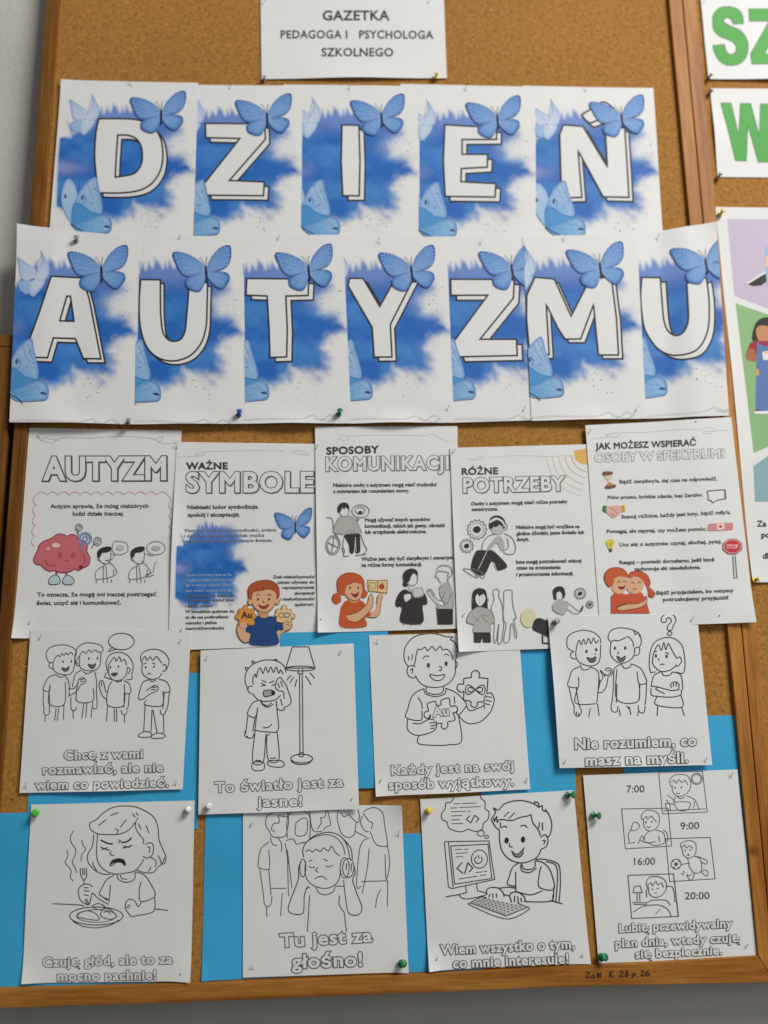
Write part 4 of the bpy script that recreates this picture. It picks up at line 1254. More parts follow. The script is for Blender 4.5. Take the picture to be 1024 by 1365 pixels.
fig(s, C, 'printed_girl', 'girl waving under a speech bubble', '575,125 560,132 550,145 570,140 590,134;545,250 530,270 550,282 570,288;545,245 538,200 555,165 590,150 630,155 660,180 675,220 668,265 668,285 640,288;550,215 565,190 580,175 590,195 605,172 615,195 630,185 642,215;550,215 552,260 575,290 615,288 640,262 645,225;565,258 595,255 580,270z;645,225 660,235 650,260;578,290 598,300 618,292;570,295 550,330 545,415 625,418 630,310;625,293 655,310 661,355 625,358;655,358 650,420 640,440;630,358 628,430;615,440 618,460 635,465 645,445;548,350 535,345 525,300 510,293 503,318 520,370 545,390;512,300 518,320;545,418 540,500;578,435 580,500;590,435 592,500;632,465 630,505', 1, [('565,258 595,255 580,270', rgb(90, 86, 84))], [(560, 225, 4, 6), (600, 222, 4, 6)], LC)
k = s.part('printed_speech_bubble'); k.ctx = C; k.line(ell(615, 95, 65, 42), 1, LC, False, True); k.done()
fig(s, C, 'printed_boy', 'boy standing apart looking worried', '722,205 712,180 720,155 750,138 795,135 835,155 856,190 850,220 840,240;720,190 735,170 745,190 760,172 775,190 790,170 805,185 820,205;722,200 720,250 740,275 765,285 800,280 820,255;822,215 838,212 840,240 822,245;745,262 755,255 765,260;728,208 742,203;772,203 788,210;760,285 768,298 790,290;757,288 725,300 708,345 702,380 720,388 760,360 795,345 800,325 780,318 760,330 740,345;770,325 790,328;765,338 790,338;805,285 845,300 861,345 830,352;858,348 850,420 838,450;832,352 825,435;812,440 815,460 830,465 840,450;740,390 735,415 820,418 825,345;735,418 728,550;770,440 765,550;775,440 795,555;828,465 830,555;700,570 730,550 762,555 765,575 720,580z;765,575 795,558 830,562 832,580 780,585z', 1, (), [(738, 225, 4, 6), (780, 222, 4, 6)], LC)
caption(s, C, (('Chcę z wami', 328, 692, 722, 683, 44), ('rozmawiać, ale nie', 220, 766, 825, 752, 44), ('wiem co powiedzieć.', 183, 842, 852, 828, 44)))

C = (250, 840, 4.267)
s = Sheet('drawing_sheet', [(267.6, 867), (471.5, 857.6), (478.7, 1078), (264.5, 1086)], .0046, 'drawing of a squinting boy shielding his eyes beside a floor lamp', 'drawing', GD, seed=42, wave=.0003, lift=(('B', .002, .1), ('br', 0.0048, .2)))
fig(s, C, 'printed_boy', 'boy squinting with hand at his eye', '345,340 330,300 328,270 335,240 350,215 380,190 430,172 480,170 520,180 550,205 562,240;337,232 330,212 352,218;372,192 368,175 390,188;488,171 505,165 512,180;375,310 372,280 385,250 392,268 400,235 415,215 430,245 445,210 460,240 475,210 490,240 505,210 520,245 530,225 545,250;370,320 350,320 345,345 362,362;370,358 385,380 410,400 450,405 500,395 530,370;425,285 450,298;465,300 495,288;418,300 445,315;420,318 447,312;478,318 498,305;432,350 455,340 490,345 497,362 480,370 440,378z;505,300 510,280 530,270 545,290 560,310 575,350 590,400 580,425 550,440;515,300 525,330;530,290 542,322;505,300 500,325 520,345 545,350 550,390;420,395 425,415 455,430 480,412;415,400 430,425 458,438 490,420;400,400 370,415 350,450 343,480 385,495 400,440;343,488 335,560 330,590;385,495 372,575;330,570 327,600 345,612 370,612 378,590;340,600 345,612;400,440 385,560 390,570 450,578 515,570 510,455 505,400;505,420 515,450 548,455 550,440;530,390 540,430;430,555 460,552 480,535;385,575 372,745 430,750 445,620 450,600 460,735 520,735 510,572;470,590 455,602;385,740 420,742;470,728 505,726;370,755 400,748 435,755 435,790 400,800 370,790z;460,745 500,740 540,745 550,770 520,780 465,770z', 1.15, [('432,350 455,340 490,345 497,362 480,370 440,378', rgb(176, 172, 168)), ('478,348 490,345 498,358 488,368 478,364', rgb(50, 48, 46))])
fig(s, C, 'printed_lamp', 'floor lamp with rays under the shade', '|597,95 690,95 725,215 560,215z;632,220 630,245 655,245 655,220;|638,245 640,700;|653,245 658,700;588,740 610,758 650,764 690,757 712,735;590,255 565,285;605,265 583,300;622,280 612,322;672,258 705,312;695,240 725,275', 1.15)
k = s.part('printed_lamp_base', None); k.ctx = C
for e in ((642, 218, 82, 14), (648, 708, 14, 12), (650, 730, 62, 25)): k.line(ell(*e), 1.15, K, False, True)
k.done()
caption(s, C, (('To światło jest za', 160, 922, 885, 888, 56), ('jasne!', 402, 1003, 650, 998, 56)))

C = (480, 830, 4.267)
s = Sheet('drawing_sheet', [(492, 847), (691.5, 842), (706.9, 1052), (501, 1061.5)], .0040, 'drawing of a smiling boy holding two puzzle pieces, one marked Au', 'drawing', GD, seed=43, wave=.0003, lift=(('B', .003, .1), ('bl', 0.0032, .2)))
fig(s, C, 'printed_boy', 'smiling boy in a t-shirt', '275,250 255,220 250,180 258,140 285,100 330,72 400,62 450,68 490,80 527,82 515,95 540,115 553,150 550,190 542,215;510,97 530,102;305,250 315,215 320,180 330,150 345,155 370,140 385,160 410,135 430,158 455,135 470,155 490,150 515,170 530,210;275,190 278,215;298,180 295,212;315,250 295,245 275,250 268,280 280,305 305,315 318,310;285,270 300,262 295,290;315,300 335,335 370,360 420,368 470,362 515,335 540,290 542,215;540,215 552,230 548,255 540,262;358,205 372,190 392,192;478,183 495,180 508,190;450,248 465,255 460,272 448,270;398,295 440,302 480,295 470,320 440,330 412,320z;378,362 380,395 430,408 470,395 475,365;362,372 375,405 430,420 480,405 490,372;365,375 320,395 290,430 272,490 263,540 345,555 352,500;330,425 350,460 355,490;488,372 540,395 580,430 605,470 560,525 548,500;535,420 540,460;272,545 268,590 280,620 320,640 370,635 420,615 435,590 432,560;300,572 340,575 370,560 400,548 425,555;395,570 430,567;400,588 432,583;400,603 425,599;335,640 330,685 400,697 500,695 577,672 560,530;560,525 590,560 630,575 690,560 740,510 760,460 762,430 745,400 720,405;605,470 625,500 670,488 705,470;715,420 750,425;712,440 748,448;710,460 740,468;715,410 705,440 708,490', 1.2, (), [(389, 243, 9, 14), (490, 233, 9, 14)])
fig(s, C, 'printed_puzzle_piece', 'puzzle piece marked Au', '390,548 398,540 400,525 385,545 365,530 370,508 390,500 383,462 428,448 432,465 445,472 462,465 462,442 505,430 515,475 540,472 555,490 548,512 530,512 540,552 500,565 500,588 480,605 462,592 466,572 436,575', 1.2)
k = s.part('printed_symbol', 'letters Au'); k.ctx = C; k.text('Au', 418, 535, 505, 525, 50, CP, .03, 1.05, .045); k.done()
fig(s, C, 'printed_puzzle_piece', 'puzzle piece with an infinity sign', '|590,316 634,312;634,312 635,285 658,272 680,288 675,312;|675,312 728,318 722,400;|590,316 590,350;590,350 560,350 552,375 570,395 592,390;|592,390 588,440;588,440 630,448 630,470 655,482 668,468 668,452 700,450', 1.2)
k = s.part('printed_symbol', 'infinity sign'); k.ctx = C
for aa, bb in ((56, 27), (42, 13)):
    k.line([(656 + aa * math.sin(t) + (0 if aa > 50 else 0), 381 + bb * math.sin(2 * t)) for t in [2 * math.pi * i / 48 for i in range(48)]], 1.1, K, False, True)
k.done()
caption(s, C, (('Każdy jest na swój', 182, 866, 872, 836, 52), ('sposób wyjątkowy.', 166, 948, 872, 925, 52)))

C = (720, 800, 3.368)
s = Sheet('drawing_sheet', [(730.4, 821.4), (929.3, 819), (949.5, 1019.7), (746, 1023.8)], .0078, 'drawing of two talking boys and a puzzled girl under a question mark', 'drawing', GD, seed=44, wave=.0003, lift=(('L', .003, .1), ('B', .002, .1)))
fig(s, C, 'printed_boy', 'left boy gesturing', '160,265 140,258 138,238 152,232;152,232 125,215 120,190 125,165 150,145 195,135 240,145 268,170 272,195;165,205 175,180 185,200 195,175 205,198 218,172 228,195 240,170 250,192 262,180;165,205 160,240 165,265 185,285 220,295 250,290 268,265 272,200;245,238 250,245;210,258 230,262 250,255 245,275 225,278z;180,290 190,312 215,310 228,298;178,298 145,315 132,350 125,385 170,390 172,345;225,300 255,315 264,350 255,460;170,390 160,462 255,465;130,390 140,440 155,485;162,395 170,450 180,485;152,485 155,510 170,522 185,505 182,485;162,500 165,515;264,345 268,375 260,412 280,412 298,385 305,345;268,370 282,345 270,315 283,328 292,345;175,505 172,520;225,485 218,525;258,465 265,520', 1.1, [('210,258 230,262 250,255 245,275 225,278', rgb(110, 106, 104))], [(208, 230, 5, 8), (252, 222, 5, 8)])
k = s.part('printed_hand', None); k.ctx = C; k.line('292,318 296,306 308,304 322,312 324,328 314,340 298,338 290,330;300,318 314,316 316,328 304,332', 1.1, K); k.done()
fig(s, C, 'printed_boy', 'middle boy with open smile', '320,190 305,170 315,140 350,125 395,128 430,140 450,160 454,190 445,215;420,135 428,155 440,145 448,165;318,190 330,180 350,182 370,175 395,165 415,185 420,210;318,190 315,235 330,265 360,282 395,275 420,250 425,215;425,215 445,212 445,240 425,250;350,230 352,238 346,240;345,252 365,260 382,252 375,272 355,272z;365,285 378,305 400,302 410,288;362,288 335,305 330,350 328,370;408,285 450,305 470,340 478,370 445,375 435,320;345,310 345,445 438,455 445,375;330,370 325,440 318,480;345,375 342,460;318,480 325,500 345,500 350,475;478,372 475,440 470,470;448,376 445,450;440,470 445,500 465,505 472,475;355,490 360,520;400,478 408,515;388,475 402,490;440,500 438,520', 1.1, [('345,252 365,260 382,252 375,272 355,272', rgb(120, 116, 114))], [(336, 215, 5, 8), (382, 215, 5, 8)])
fig(s, C, 'printed_girl', 'puzzled girl with folded arms', '495,325 490,280 498,220 520,185 560,168 600,172 635,200 648,250 650,300 640,328 610,322;495,325 518,322;510,235 530,200 545,225 555,190 565,222 575,195 590,220 612,260;510,235 505,280 520,305 545,320 580,315 610,295;612,262 628,255 635,275 620,295 608,290;510,232 525,228;562,235 580,240;530,262 535,272;538,292 548,286 558,290;545,320 555,338 585,335 592,322;540,322 510,340 498,390;592,322 630,335 640,390 632,410;500,385 530,390 590,405 625,400;498,395 500,425 530,432 590,435 630,425 635,405;530,390 520,400 560,420;525,432 522,470 635,480 632,425;528,472 525,520;635,480 648,520', 1.1, (), [(520, 250, 5, 8), (568, 252, 5, 8)])
k = s.part('printed_hand', None); k.ctx = C; k.line('590,392 586,378 596,368 612,368 624,380 622,398;600,372 598,388;610,370 612,388', 1.1, K); k.done()
k = s.part('printed_question_mark', None); k.ctx = C; k.line('548,98 545,78 570,60 600,68 610,92 598,115 590,134 572,132 575,112 590,95 582,80 568,82 565,98z', 1.1, K); k.line(ell(582, 149, 10, 9), 1.1, K, False, True); k.done()
caption(s, C, (('Nie rozumiem, co', 158, 668, 700, 652, 46), ('masz na myśli.', 206, 742, 662, 728, 46)))

C = (0, 1050, 3.793)
s = Sheet('drawing_sheet', [(42, 1072.4), (259.7, 1067), (255, 1307), (30, 1310.5)], .0022, 'drawing of a scowling girl with a fork over a steaming plate', 'drawing', GD, seed=45, wave=.0008, lift=(('bl', 0.0032, .2), ('br', 0.0064, .2)))
fig(s, C, 'printed_girl', 'scowling girl with bobbed hair', '455,180 460,210 495,232 540,236 600,235 650,215 685,175 700,150;455,180 462,174 490,160 520,130 570,100 630,92 690,98 740,120 780,150 800,200 805,260 825,310 841,350 830,385 810,372;685,175 690,210 710,240 728,265 725,285;475,235 470,290 445,340 450,380 480,415 520,435 560,438;495,235 490,330 500,380 530,415 580,435 640,430 690,415 730,360;475,400 470,375;490,420 478,395;590,235 600,215 582,208;700,180 715,210;740,190 755,230;560,140 600,125;640,160 610,200;690,125 700,142;670,130 685,148;500,190 540,160;735,285 765,278 778,300 770,340 745,355 725,345;745,300 760,300 755,328;690,415 740,430 780,425 800,400 820,385 835,350;760,350 790,370 785,400;800,340 815,370;750,425 765,400;600,262 612,270 600,278;565,320 558,332 570,342 580,338;595,435 600,462 640,478 680,462 685,425;610,440 618,458 645,462;580,440 540,465 515,510 505,540 550,565;560,490 552,580;690,425 730,440 760,480 785,545 715,575 705,520 715,475;782,550 785,600 770,630 700,645 665,652;715,580 700,600 680,570 650,565 635,590 640,620 665,652;640,600 655,610;648,590 662,600;550,590 500,560 470,530;505,540 545,570;470,500 450,487 420,490 400,510 400,545 415,575 450,590 460,560 468,530;425,505 450,505;425,520 455,522;425,540 450,545', 1.1, [('558,390 570,368 600,358 625,365 634,392 615,375 585,375', rgb(46, 44, 42))])
k = s.part('printed_face', 'angry brows and closed eyes'); k.ctx = C; k.line('510,263 545,280 572,283;615,277 645,271 668,252', 1.8, K); k.line('508,298 540,312 558,315;515,312 545,302;620,305 650,298 672,288;625,295 660,300', 1.2, K); k.line('558,392 570,368 600,358 628,366 635,392 612,376 585,378 572,390z', 1.2, K); k.done()
fig(s, C, 'printed_fork', None, '408,405 410,440 425,468 428,490;438,405 440,440 430,468;418,405 420,440;428,405 430,440;430,560 445,595;440,560 452,592', 1.1)
fig(s, C, 'printed_plate', 'plate of food', '370,675 420,700 490,708 560,694 602,668;390,650 410,630 450,622 490,640 500,668 450,665 400,655z;510,640 520,615 545,610 570,625 590,650 560,665 520,655z;470,595 500,585 530,600 520,615 485,612z;525,630 545,625 560,640', 1.0)
k = s.part('printed_plate_rim', None); k.ctx = C; k.line(ell(488, 648, 135, 46), 1.1, K, False, True); k.line(ell(488, 648, 100, 32), .7, CP, False, True); k.done()
fig(s, C, 'printed_table_edge', None, '268,585 400,592 428,600;785,612 850,620', 1.1)
fig(s, C, 'printed_steam', None, '375,215 358,250 365,280 385,310 380,345 368,375 385,410 390,430;415,265 422,290 435,310 415,340 412,370;340,315 345,345 332,375 350,400 362,420 358,450 372,470', .9)
caption(s, C, (('Czuję głód, ale to za', 220, 905, 872, 886, 46), ('mocno pachnie!', 293, 976, 790, 966, 46)))

C = (250, 1060, 3.303)
s = Sheet('drawing_sheet', [(324, 1074), (535.5, 1073), (544.6, 1295.5), (324, 1303)], .0020, 'drawing of a sad boy wearing headphones in front of a crowd', 'drawing', GD, seed=46, wave=.0003, lift=(('br', 0.0048, .2), ('tr', 0.0048, .2)))
fig(s, C, 'printed_crowd', 'five people standing behind', '440,75 446,110 440,150 430,180 395,186 372,180 362,160;362,160 345,130 350,95 380,75 435,72;400,92 404,120 380,125 370,150 385,160;400,90 440,95;365,185 375,215 395,222;395,182 415,215 412,250;360,205 325,235 312,290 316,318 360,322 358,240;318,322 335,440;358,322 368,440;335,440 340,480 358,490 370,472 372,445;365,410 435,410;445,300 430,210;348,490 350,535;418,430 410,530;440,250 445,445;440,190 438,120 450,80 490,68 530,80 541,120 538,198;478,120 510,100 528,105;478,120 475,170 500,180 525,165 530,108;435,200 465,192 480,215 500,210 535,205;440,240 460,410;538,60 545,130 560,160 595,157;600,155 610,140 630,130 625,100 613,55 605,95 585,100 590,120 572,150;665,130 660,90 672,45;675,75 690,95 710,85 725,100 750,120 757,90 745,45;665,130 680,170 710,186 735,170 742,120;740,160 790,185;770,90 762,120 780,155 800,160;775,75 795,60 830,55 860,80 868,130 880,210 870,225 830,215 805,160;775,80 800,115 815,120 810,150;800,188 770,205 755,260 745,400 765,400;800,235 792,320 770,430;880,215 890,300 875,370 870,260;765,380 880,376;850,415 835,450 828,495;882,375 880,490', 1.05, (), (), rgb(92, 90, 88))
k = s.part('printed_boy', 'sad boy holding headphones over his ears'); k.ctx = C
k.fill('512,268 510,235 540,192 610,172 670,190 705,235 735,320 720,380 765,490 750,525 700,520 700,602 530,602 512,520 460,522 447,490 490,380 495,300', PW)
k.line('512,272 508,245 520,212 560,184 610,174 650,184 680,215 695,262;520,250 535,240 550,250 565,238 585,248 600,232 620,245 635,225 650,250 672,268;520,290 518,340 530,375 560,400 605,410 640,400 665,375 675,330;520,212 560,178 620,163 670,178 700,215 718,285;690,195 720,235 726,285;535,292 550,285;598,282 620,290;535,312 548,320 562,315;608,312 622,315 640,308;575,318 565,330 575,340;560,370 575,360 595,358 614,372;700,300 700,330;712,298 712,330;722,300 722,335;730,300 738,340 728,375 745,430 768,490 760,520 730,528 705,505 690,400 688,372;500,295 490,320 488,370 470,420 445,490 450,515 480,525 510,515 515,440 530,400;565,405 580,430 610,438 640,425 650,402;540,405 520,412;538,440 528,600;650,400 690,400;690,515 700,600;670,440 668,480 690,515', 1.15)
for e in ((508, 320, 13, 40), (692, 320, 20, 45), (708, 320, 25, 42)): k.line(ell(*e), 1.1, K, False, True)
k.done()
caption(s, C, (('Tu jest za', 412, 668, 812, 643, 56), ('głośno!', 462, 760, 768, 750, 58)))

C = (540, 1040, 3.938)
s = Sheet('drawing_sheet', [(560.3, 1065.4), (764.7, 1053.2), (786.8, 1283.8), (571.7, 1293.4)], .0022, 'drawing of a boy typing at a computer with a thought cloud of code', 'drawing', GD, seed=47, wave=.0005, lift=(('bl', 0.0064, .2), ('br', 0.0032, .2)))
fig(s, C, 'printed_thought_cloud', None, '255,82 255,95 240,115 215,120 210,150 192,175 195,205 220,220 230,250 260,265 300,270 330,258 370,268 405,255 412,225 435,205 440,165 420,150 420,115 400,95 395,82', 1.15)
k = s.part('printed_code', 'code lines and angle brackets in the cloud'); k.ctx = C
k.line(ell(398, 278, 18, 15), 1.1, K, False, True); k.line(ell(428, 297, 10, 8), 1.1, K, False, True)
k.line('|255,123 290,123;|300,122 375,119;|240,146 275,145;|285,143 398,138;|242,165 318,163;|328,163 345,162;|243,187 300,185;|243,208 288,207;|245,228 305,227', .9, CP)
k.line('|340,185 322,205 342,222;|366,182 345,225;|368,184 387,203 372,220', 1.3, K); k.done()
fig(s, C, 'printed_monitor', 'computer monitor showing code', '|210,322 440,318 470,520 245,568 228,560 207,330z;|240,345 435,335 455,515 260,545z;|228,326 252,562;|318,555 322,592;|375,543 380,582;318,590 290,598 290,612 330,622 420,602 420,590 385,580;375,400 365,415 375,435 395,432 405,415 398,402;|385,393 388,412', 1.15)
k = s.part('printed_code', 'code on the monitor'); k.ctx = C
k.line(ell(390, 413, 42, 48), 1.1, K, False, True)
k.line('|262,363 300,362;|310,362 333,361;|265,383 330,380;|267,402 305,400;|370,483 405,480;|412,478 430,477;|280,518 380,502;|392,500 425,495', .9, CP); k.line('|300,430 272,462 305,488;|330,430 312,492;|332,435 355,460 335,482', 1.4, K); k.done()
k = s.part('printed_keyboard', None); k.ctx = C
k.fill('345,642 400,614 640,662 530,712', rgb(205, 203, 200), False); k.line('342,642 400,612 430,618;|342,642 530,712 645,665 590,645;342,642 345,657 530,727 645,682 645,665', 1.1, K)
for i in range(5):
    a, b = (360 + i * 12, 640 - i * 6), (530 + i * 22, 702 - i * 9)
    for j in range(9):
        t = (j + .2) / 9; x, y = a[0] + (b[0] - a[0]) * t, a[1] + (b[1] - a[1]) * t
        k.line([(x, y), (x + 11, y + 4)], 1.0, CP, False)
k.done()
k = s.part('printed_boy', 'smiling boy typing'); k.ctx = C
k.line('430,600 428,575 450,562 490,565 515,590 520,610;445,595 440,615;460,592 462,618;478,592 482,615;555,590 550,610 560,640;555,590 590,585 625,610 630,635;575,605 575,640;592,608 595,645;608,615 612,640;520,600 552,605;490,565 545,560 580,565;590,585 660,600 720,580;625,635 700,638 770,632 780,600 780,560;600,432 565,455 545,510 538,545 578,555;580,480 582,590;685,420 730,435 765,480 782,570 705,560 705,490 715,450;612,435 620,460 650,468 680,455 682,420;606,442 615,475 655,482 690,460;495,260 498,330 515,380 550,415 600,432 650,425 695,400 715,360;495,260 480,250 460,220 455,200 475,170 465,145 490,155 520,125 570,108 630,108 680,125 700,140;682,128 680,112 700,120 705,140 720,132 722,155 742,165;735,150 760,190 770,240 758,290 748,292;465,195 470,215 480,190 485,220 500,205 560,210 600,195 650,185 660,180 670,220 700,260 710,290;520,190 545,165;545,200 575,170;500,220 500,250;705,220 702,250;720,220 722,262;710,300 735,285 750,310 742,345 715,360;720,315 735,315 728,335;505,250 520,240 535,248;605,240 625,235 642,248;550,330 548,345 565,350', 1.2, K)
k.fill('562,372 578,386 602,380 622,356 622,378 605,400 580,400 568,388', rgb(150, 144, 140)); k.line('558,368 578,386 602,380 625,352;562,372 568,388 580,400 605,400 622,378', 1.2, K)
for e in ((533, 315, 11, 16), (619, 310, 11, 16)): k.fill([ell(*e)], rgb(46, 42, 40))
k.done()
fig(s, C, 'printed_table_edge', None, '|215,610 292,597', 1.1)
fig(s, C, 'printed_chair', None, '|760,630 828,648;685,412 740,415 790,430 812,460 815,560 808,640;740,425 785,440 800,480 798,560 792,638;775,600 778,632', 1.1)
caption(s, C, (('Wiem wszystko o tym,', 190, 914, 888, 880, 50), ('co mnie interesuje!', 254, 984, 856, 958, 50)))

C = (770, 1010, 3.847)
s = Sheet('drawing_sheet', [(777.3, 1033.4), (983, 1025.6), (1009, 1274.6), (798, 1284)], .0022, 'daily plan drawing sheet with four small framed pictures and clock times', 'drawing', GD, seed=48, wave=.0003, lift=(('B', .001, .1),))
q = rgb(92, 90, 88)
for t, a in (('7:00', (250, 178, 342, 177)), ('9:00', (528, 368, 624, 365)), ('16:00', (290, 550, 397, 548)), ('20:00', (550, 726, 676, 724))):
    k = s.part('printed_time', 'time ' + t); k.ctx = C; k.text(t, *a, 36, q, .012); k.done()
for lab, st, ey in (('framed picture of a boy eating breakfast under the sun', '|415,75 640,70 665,278 435,288z;480,150 472,120 490,92 530,85 565,95 580,130 575,165;480,125 495,115 505,130 520,112 535,128 550,115 565,140;485,140 488,175 515,198 550,190 575,165;500,200 490,232;560,195 600,215 622,262;510,200 530,210 548,200;500,230 575,230 565,265 520,270z;460,190 490,215 500,225;455,215 470,235 500,240;|450,235 472,232 476,268 455,272z;440,272 655,262;505,180 515,185 525,180;600,225 595,258', ((500, 155, 4, 5), (532, 152, 4, 5))),
                    ('framed picture of a boy studying by a desk lamp', '|225,262 463,258 482,452 245,467z;335,320 325,300 345,272 380,270 412,285 420,320 412,350;335,320 350,300 360,315 375,298 390,312 405,330;338,320 342,355 365,375 395,368 412,350;265,430 260,395 275,365;275,370 285,335 300,330 318,350 300,370z;255,438 295,434;365,378 345,400 340,430;400,370 440,385 450,430;350,430 400,450 455,432;440,370 460,390 462,430;320,420 350,435 400,430;310,440 330,400 340,420;355,352 366,358 376,352;415,400 422,432', ((350, 330, 4, 5), (380, 328, 4, 5))),
                    ('framed picture of a boy kicking a football', '|452,415 680,408 705,620 472,635z;535,465 527,445 545,430 580,425 605,440 608,475;532,460 548,448 560,462 575,450 590,465;535,465 545,500 570,515 600,500 608,475;565,515 575,560 600,590 635,580 630,520 600,505;610,505 640,515 665,530 660,545 635,535;575,540 540,545 530,548;590,590 575,605 560,600 575,625 590,620 600,590;630,580 650,600 665,605 668,585 655,575 640,580;540,580 550,590;530,590 545,602', ((552, 475, 3, 5), (578, 472, 3, 5), (505, 545, 9, 9), (568, 498, 6, 5), (490, 530, 4, 4), (522, 532, 4, 4), (495, 562, 4, 4), (518, 562, 4, 4))),
                    ('framed picture of a boy sleeping in bed', '|258,602 492,594 517,812 277,823z;360,665 352,640 370,612 410,608 445,625 458,660 445,690;360,655 375,640 385,655 400,635 415,652 430,640 440,665;362,660 370,700 400,715 430,705 445,690;378,672 390,674;405,670 418,667;395,692 406,692;355,715 352,680 360,668;450,660 488,665 500,740;|498,640 515,808;|285,690 290,660 320,655 332,690z;305,695 305,735;318,695 320,735;280,740 355,742;285,750 355,752;285,790 340,760 420,755 465,780 480,815;400,800 425,775;355,745 380,730 450,730 475,755', ())):
    k = s.part('printed_picture', lab); k.ctx = C
    k.line(st, .95, q)
    if 'football' in lab: k.line(ell(505, 545, 26, 26), .95, q, False, True)
    if 'breakfast' in lab: k.line(ell(610, 108, 29, 29), .95, q, False, True); k.line(ell(610, 108, 23, 23), .8, q, False, True)
    for e in ey: k.fill([ell(*e, n=12)], q)
    k.done()
caption(s, C, (('Lubię przewidywalny', 215, 894, 790, 868, 42), ('plan dnia, wtedy czuję', 195, 971, 826, 942, 42), ('się bezpiecznie.', 298, 1026, 738, 1006, 42)))

# ================================================================== pins
def lathe(name, prof, mat, n=18):
    vs, fs = [], []
    for z, r_ in prof:
        for i in range(n):
            a = 2 * math.pi * i / n; vs.append((r_ * math.cos(a), r_ * math.sin(a), z))
    for j in range(len(prof) - 1):
        for i in range(n):
            a = j * n + i; b = j * n + (i + 1) % n; fs.append((a, b, b + n, a + n))
    fs.append(tuple(range(n))[::-1]); fs.append(tuple(range((len(prof) - 1) * n, len(prof) * n)))
    me = bpy.data.meshes.new(name); me.from_pydata(vs, [], fs); me.shade_smooth(); me.materials.append(mat)
    return me


HEAD = [(.0030, .0008), (.0032, .0042), (.0040, .0048), (.0046, .0044), (.0052, .0028), (.0085, .0022), (.0110, .0027), (.0118, .0044), (.0126, .0048), (.0134, .0044), (.0137, .0030)]
NEED = [(-.003, .0003), (.0034, .0005)]
heads = {c: lathe('pin_head', HEAD, m) for c, m in PINM.items()}
need = lathe('needle', NEED, M_STEEL, 8)


def push_pin(px, py, colr, label, tilt=(0, 0), base=.004, sc=1.0):
    d = Vector((tilt[0], -1, tilt[1])).normalized()
    hp = P(px, py, base + .008)
    loc = hp - d * .009
    loc.y = min(loc.y, 0)
    e = empty('push_pin', loc, label, 'push pin', 'plastic push pins')
    e.rotation_euler = d.to_track_quat('Z', 'Y').to_euler(); e.scale = (sc,) * 3
    a = bpy.data.objects.new('pin_head', heads[colr]); COL.objects.link(a); a.parent = e
    b = bpy.data.objects.new('needle', need); COL.objects.link(b); b.parent = e


for a in ((319, 549, 'blue', 'blue push pin at the foot of the lower row, under the letter U', (.25, .5), .007, .82),
          (453, 548, 'green', 'green push pin at the foot of the lower row, under the letter T', (.25, .5), .007, .85),
          (102, 316.5, 'grey', 'grey push pin at the top edge of the letter A sheet', (.3, .4), .008, .8),
          (171.5, 559.5, 'grey', 'grey push pin at the bottom right of the letter A sheet', (.3, .5), .008, .72),
          (582, 98, 'yellow', 'yellow push pin at the lower right corner of the header sheet', (.0, .8), .0, .75),
          (353, 101, 'grey', 'grey push pin at the lower left corner of the header sheet', (.3, .4), .0, .62),
          (963, 282, 'yellow', 'yellow push pin at the top left corner of the tall poster', (.4, .5), .001, .85),
          (1010, 772, 'yellow', 'yellow push pin at the bottom left corner of the tall poster', (1.2, .3), .001, .8),
          (761.5, 1059.5, 'green', 'green push pin at the top right corner of the computer drawing', (.9, .2), .001, .95),
          (796, 1087, 'green', 'green push pin beside 7:00 on the daily plan sheet', (.9, .0), .001, .95),
          (804.5, 1276, 'green', 'green push pin at the bottom left corner of the daily plan sheet', (.3, .3), .003, 1.0),
          (537, 1284.5, 'green', 'green push pin at the bottom right corner of the headphones drawing', (.3, .3), .003, .95),
          (572.5, 1080.5, 'yellow', 'yellow push pin at the top left corner of the computer drawing', (.3, .3), .001, .85),
          (47.5, 1083.5, 'bright green', 'bright green push pin at the top left corner of the girl with fork drawing', (.4, .2), .001, .95),
          (251, 1079, 'white', 'white push pin at the top right corner of the girl with fork drawing', (.5, .4), .001, .85),
          (278.5, 1074.5, 'white', 'white push pin at the bottom left corner of the floor lamp drawing', (.4, .3), .005, .85),
          (742.5, 828, 'grey', 'grey push pin at the top left corner of the two boys and puzzled girl drawing', (.3, .3), .007, .85),
          (948.5, 99, 'grey', 'grey push pin at the lower left corner of the green SZ sheet', (.5, .5), .001, .7),
          (949.5, 120, 'grey', 'grey push pin at the upper left corner of the green W sheet', (.5, .5), .0, .7),
          (960.5, 232, 'grey', 'grey push pin at the lower left corner of the green W sheet', (.4, .6), .0, .75)):
    push_pin(a[0], a[1], a[2], a[3], a[4], a[5], a[6])

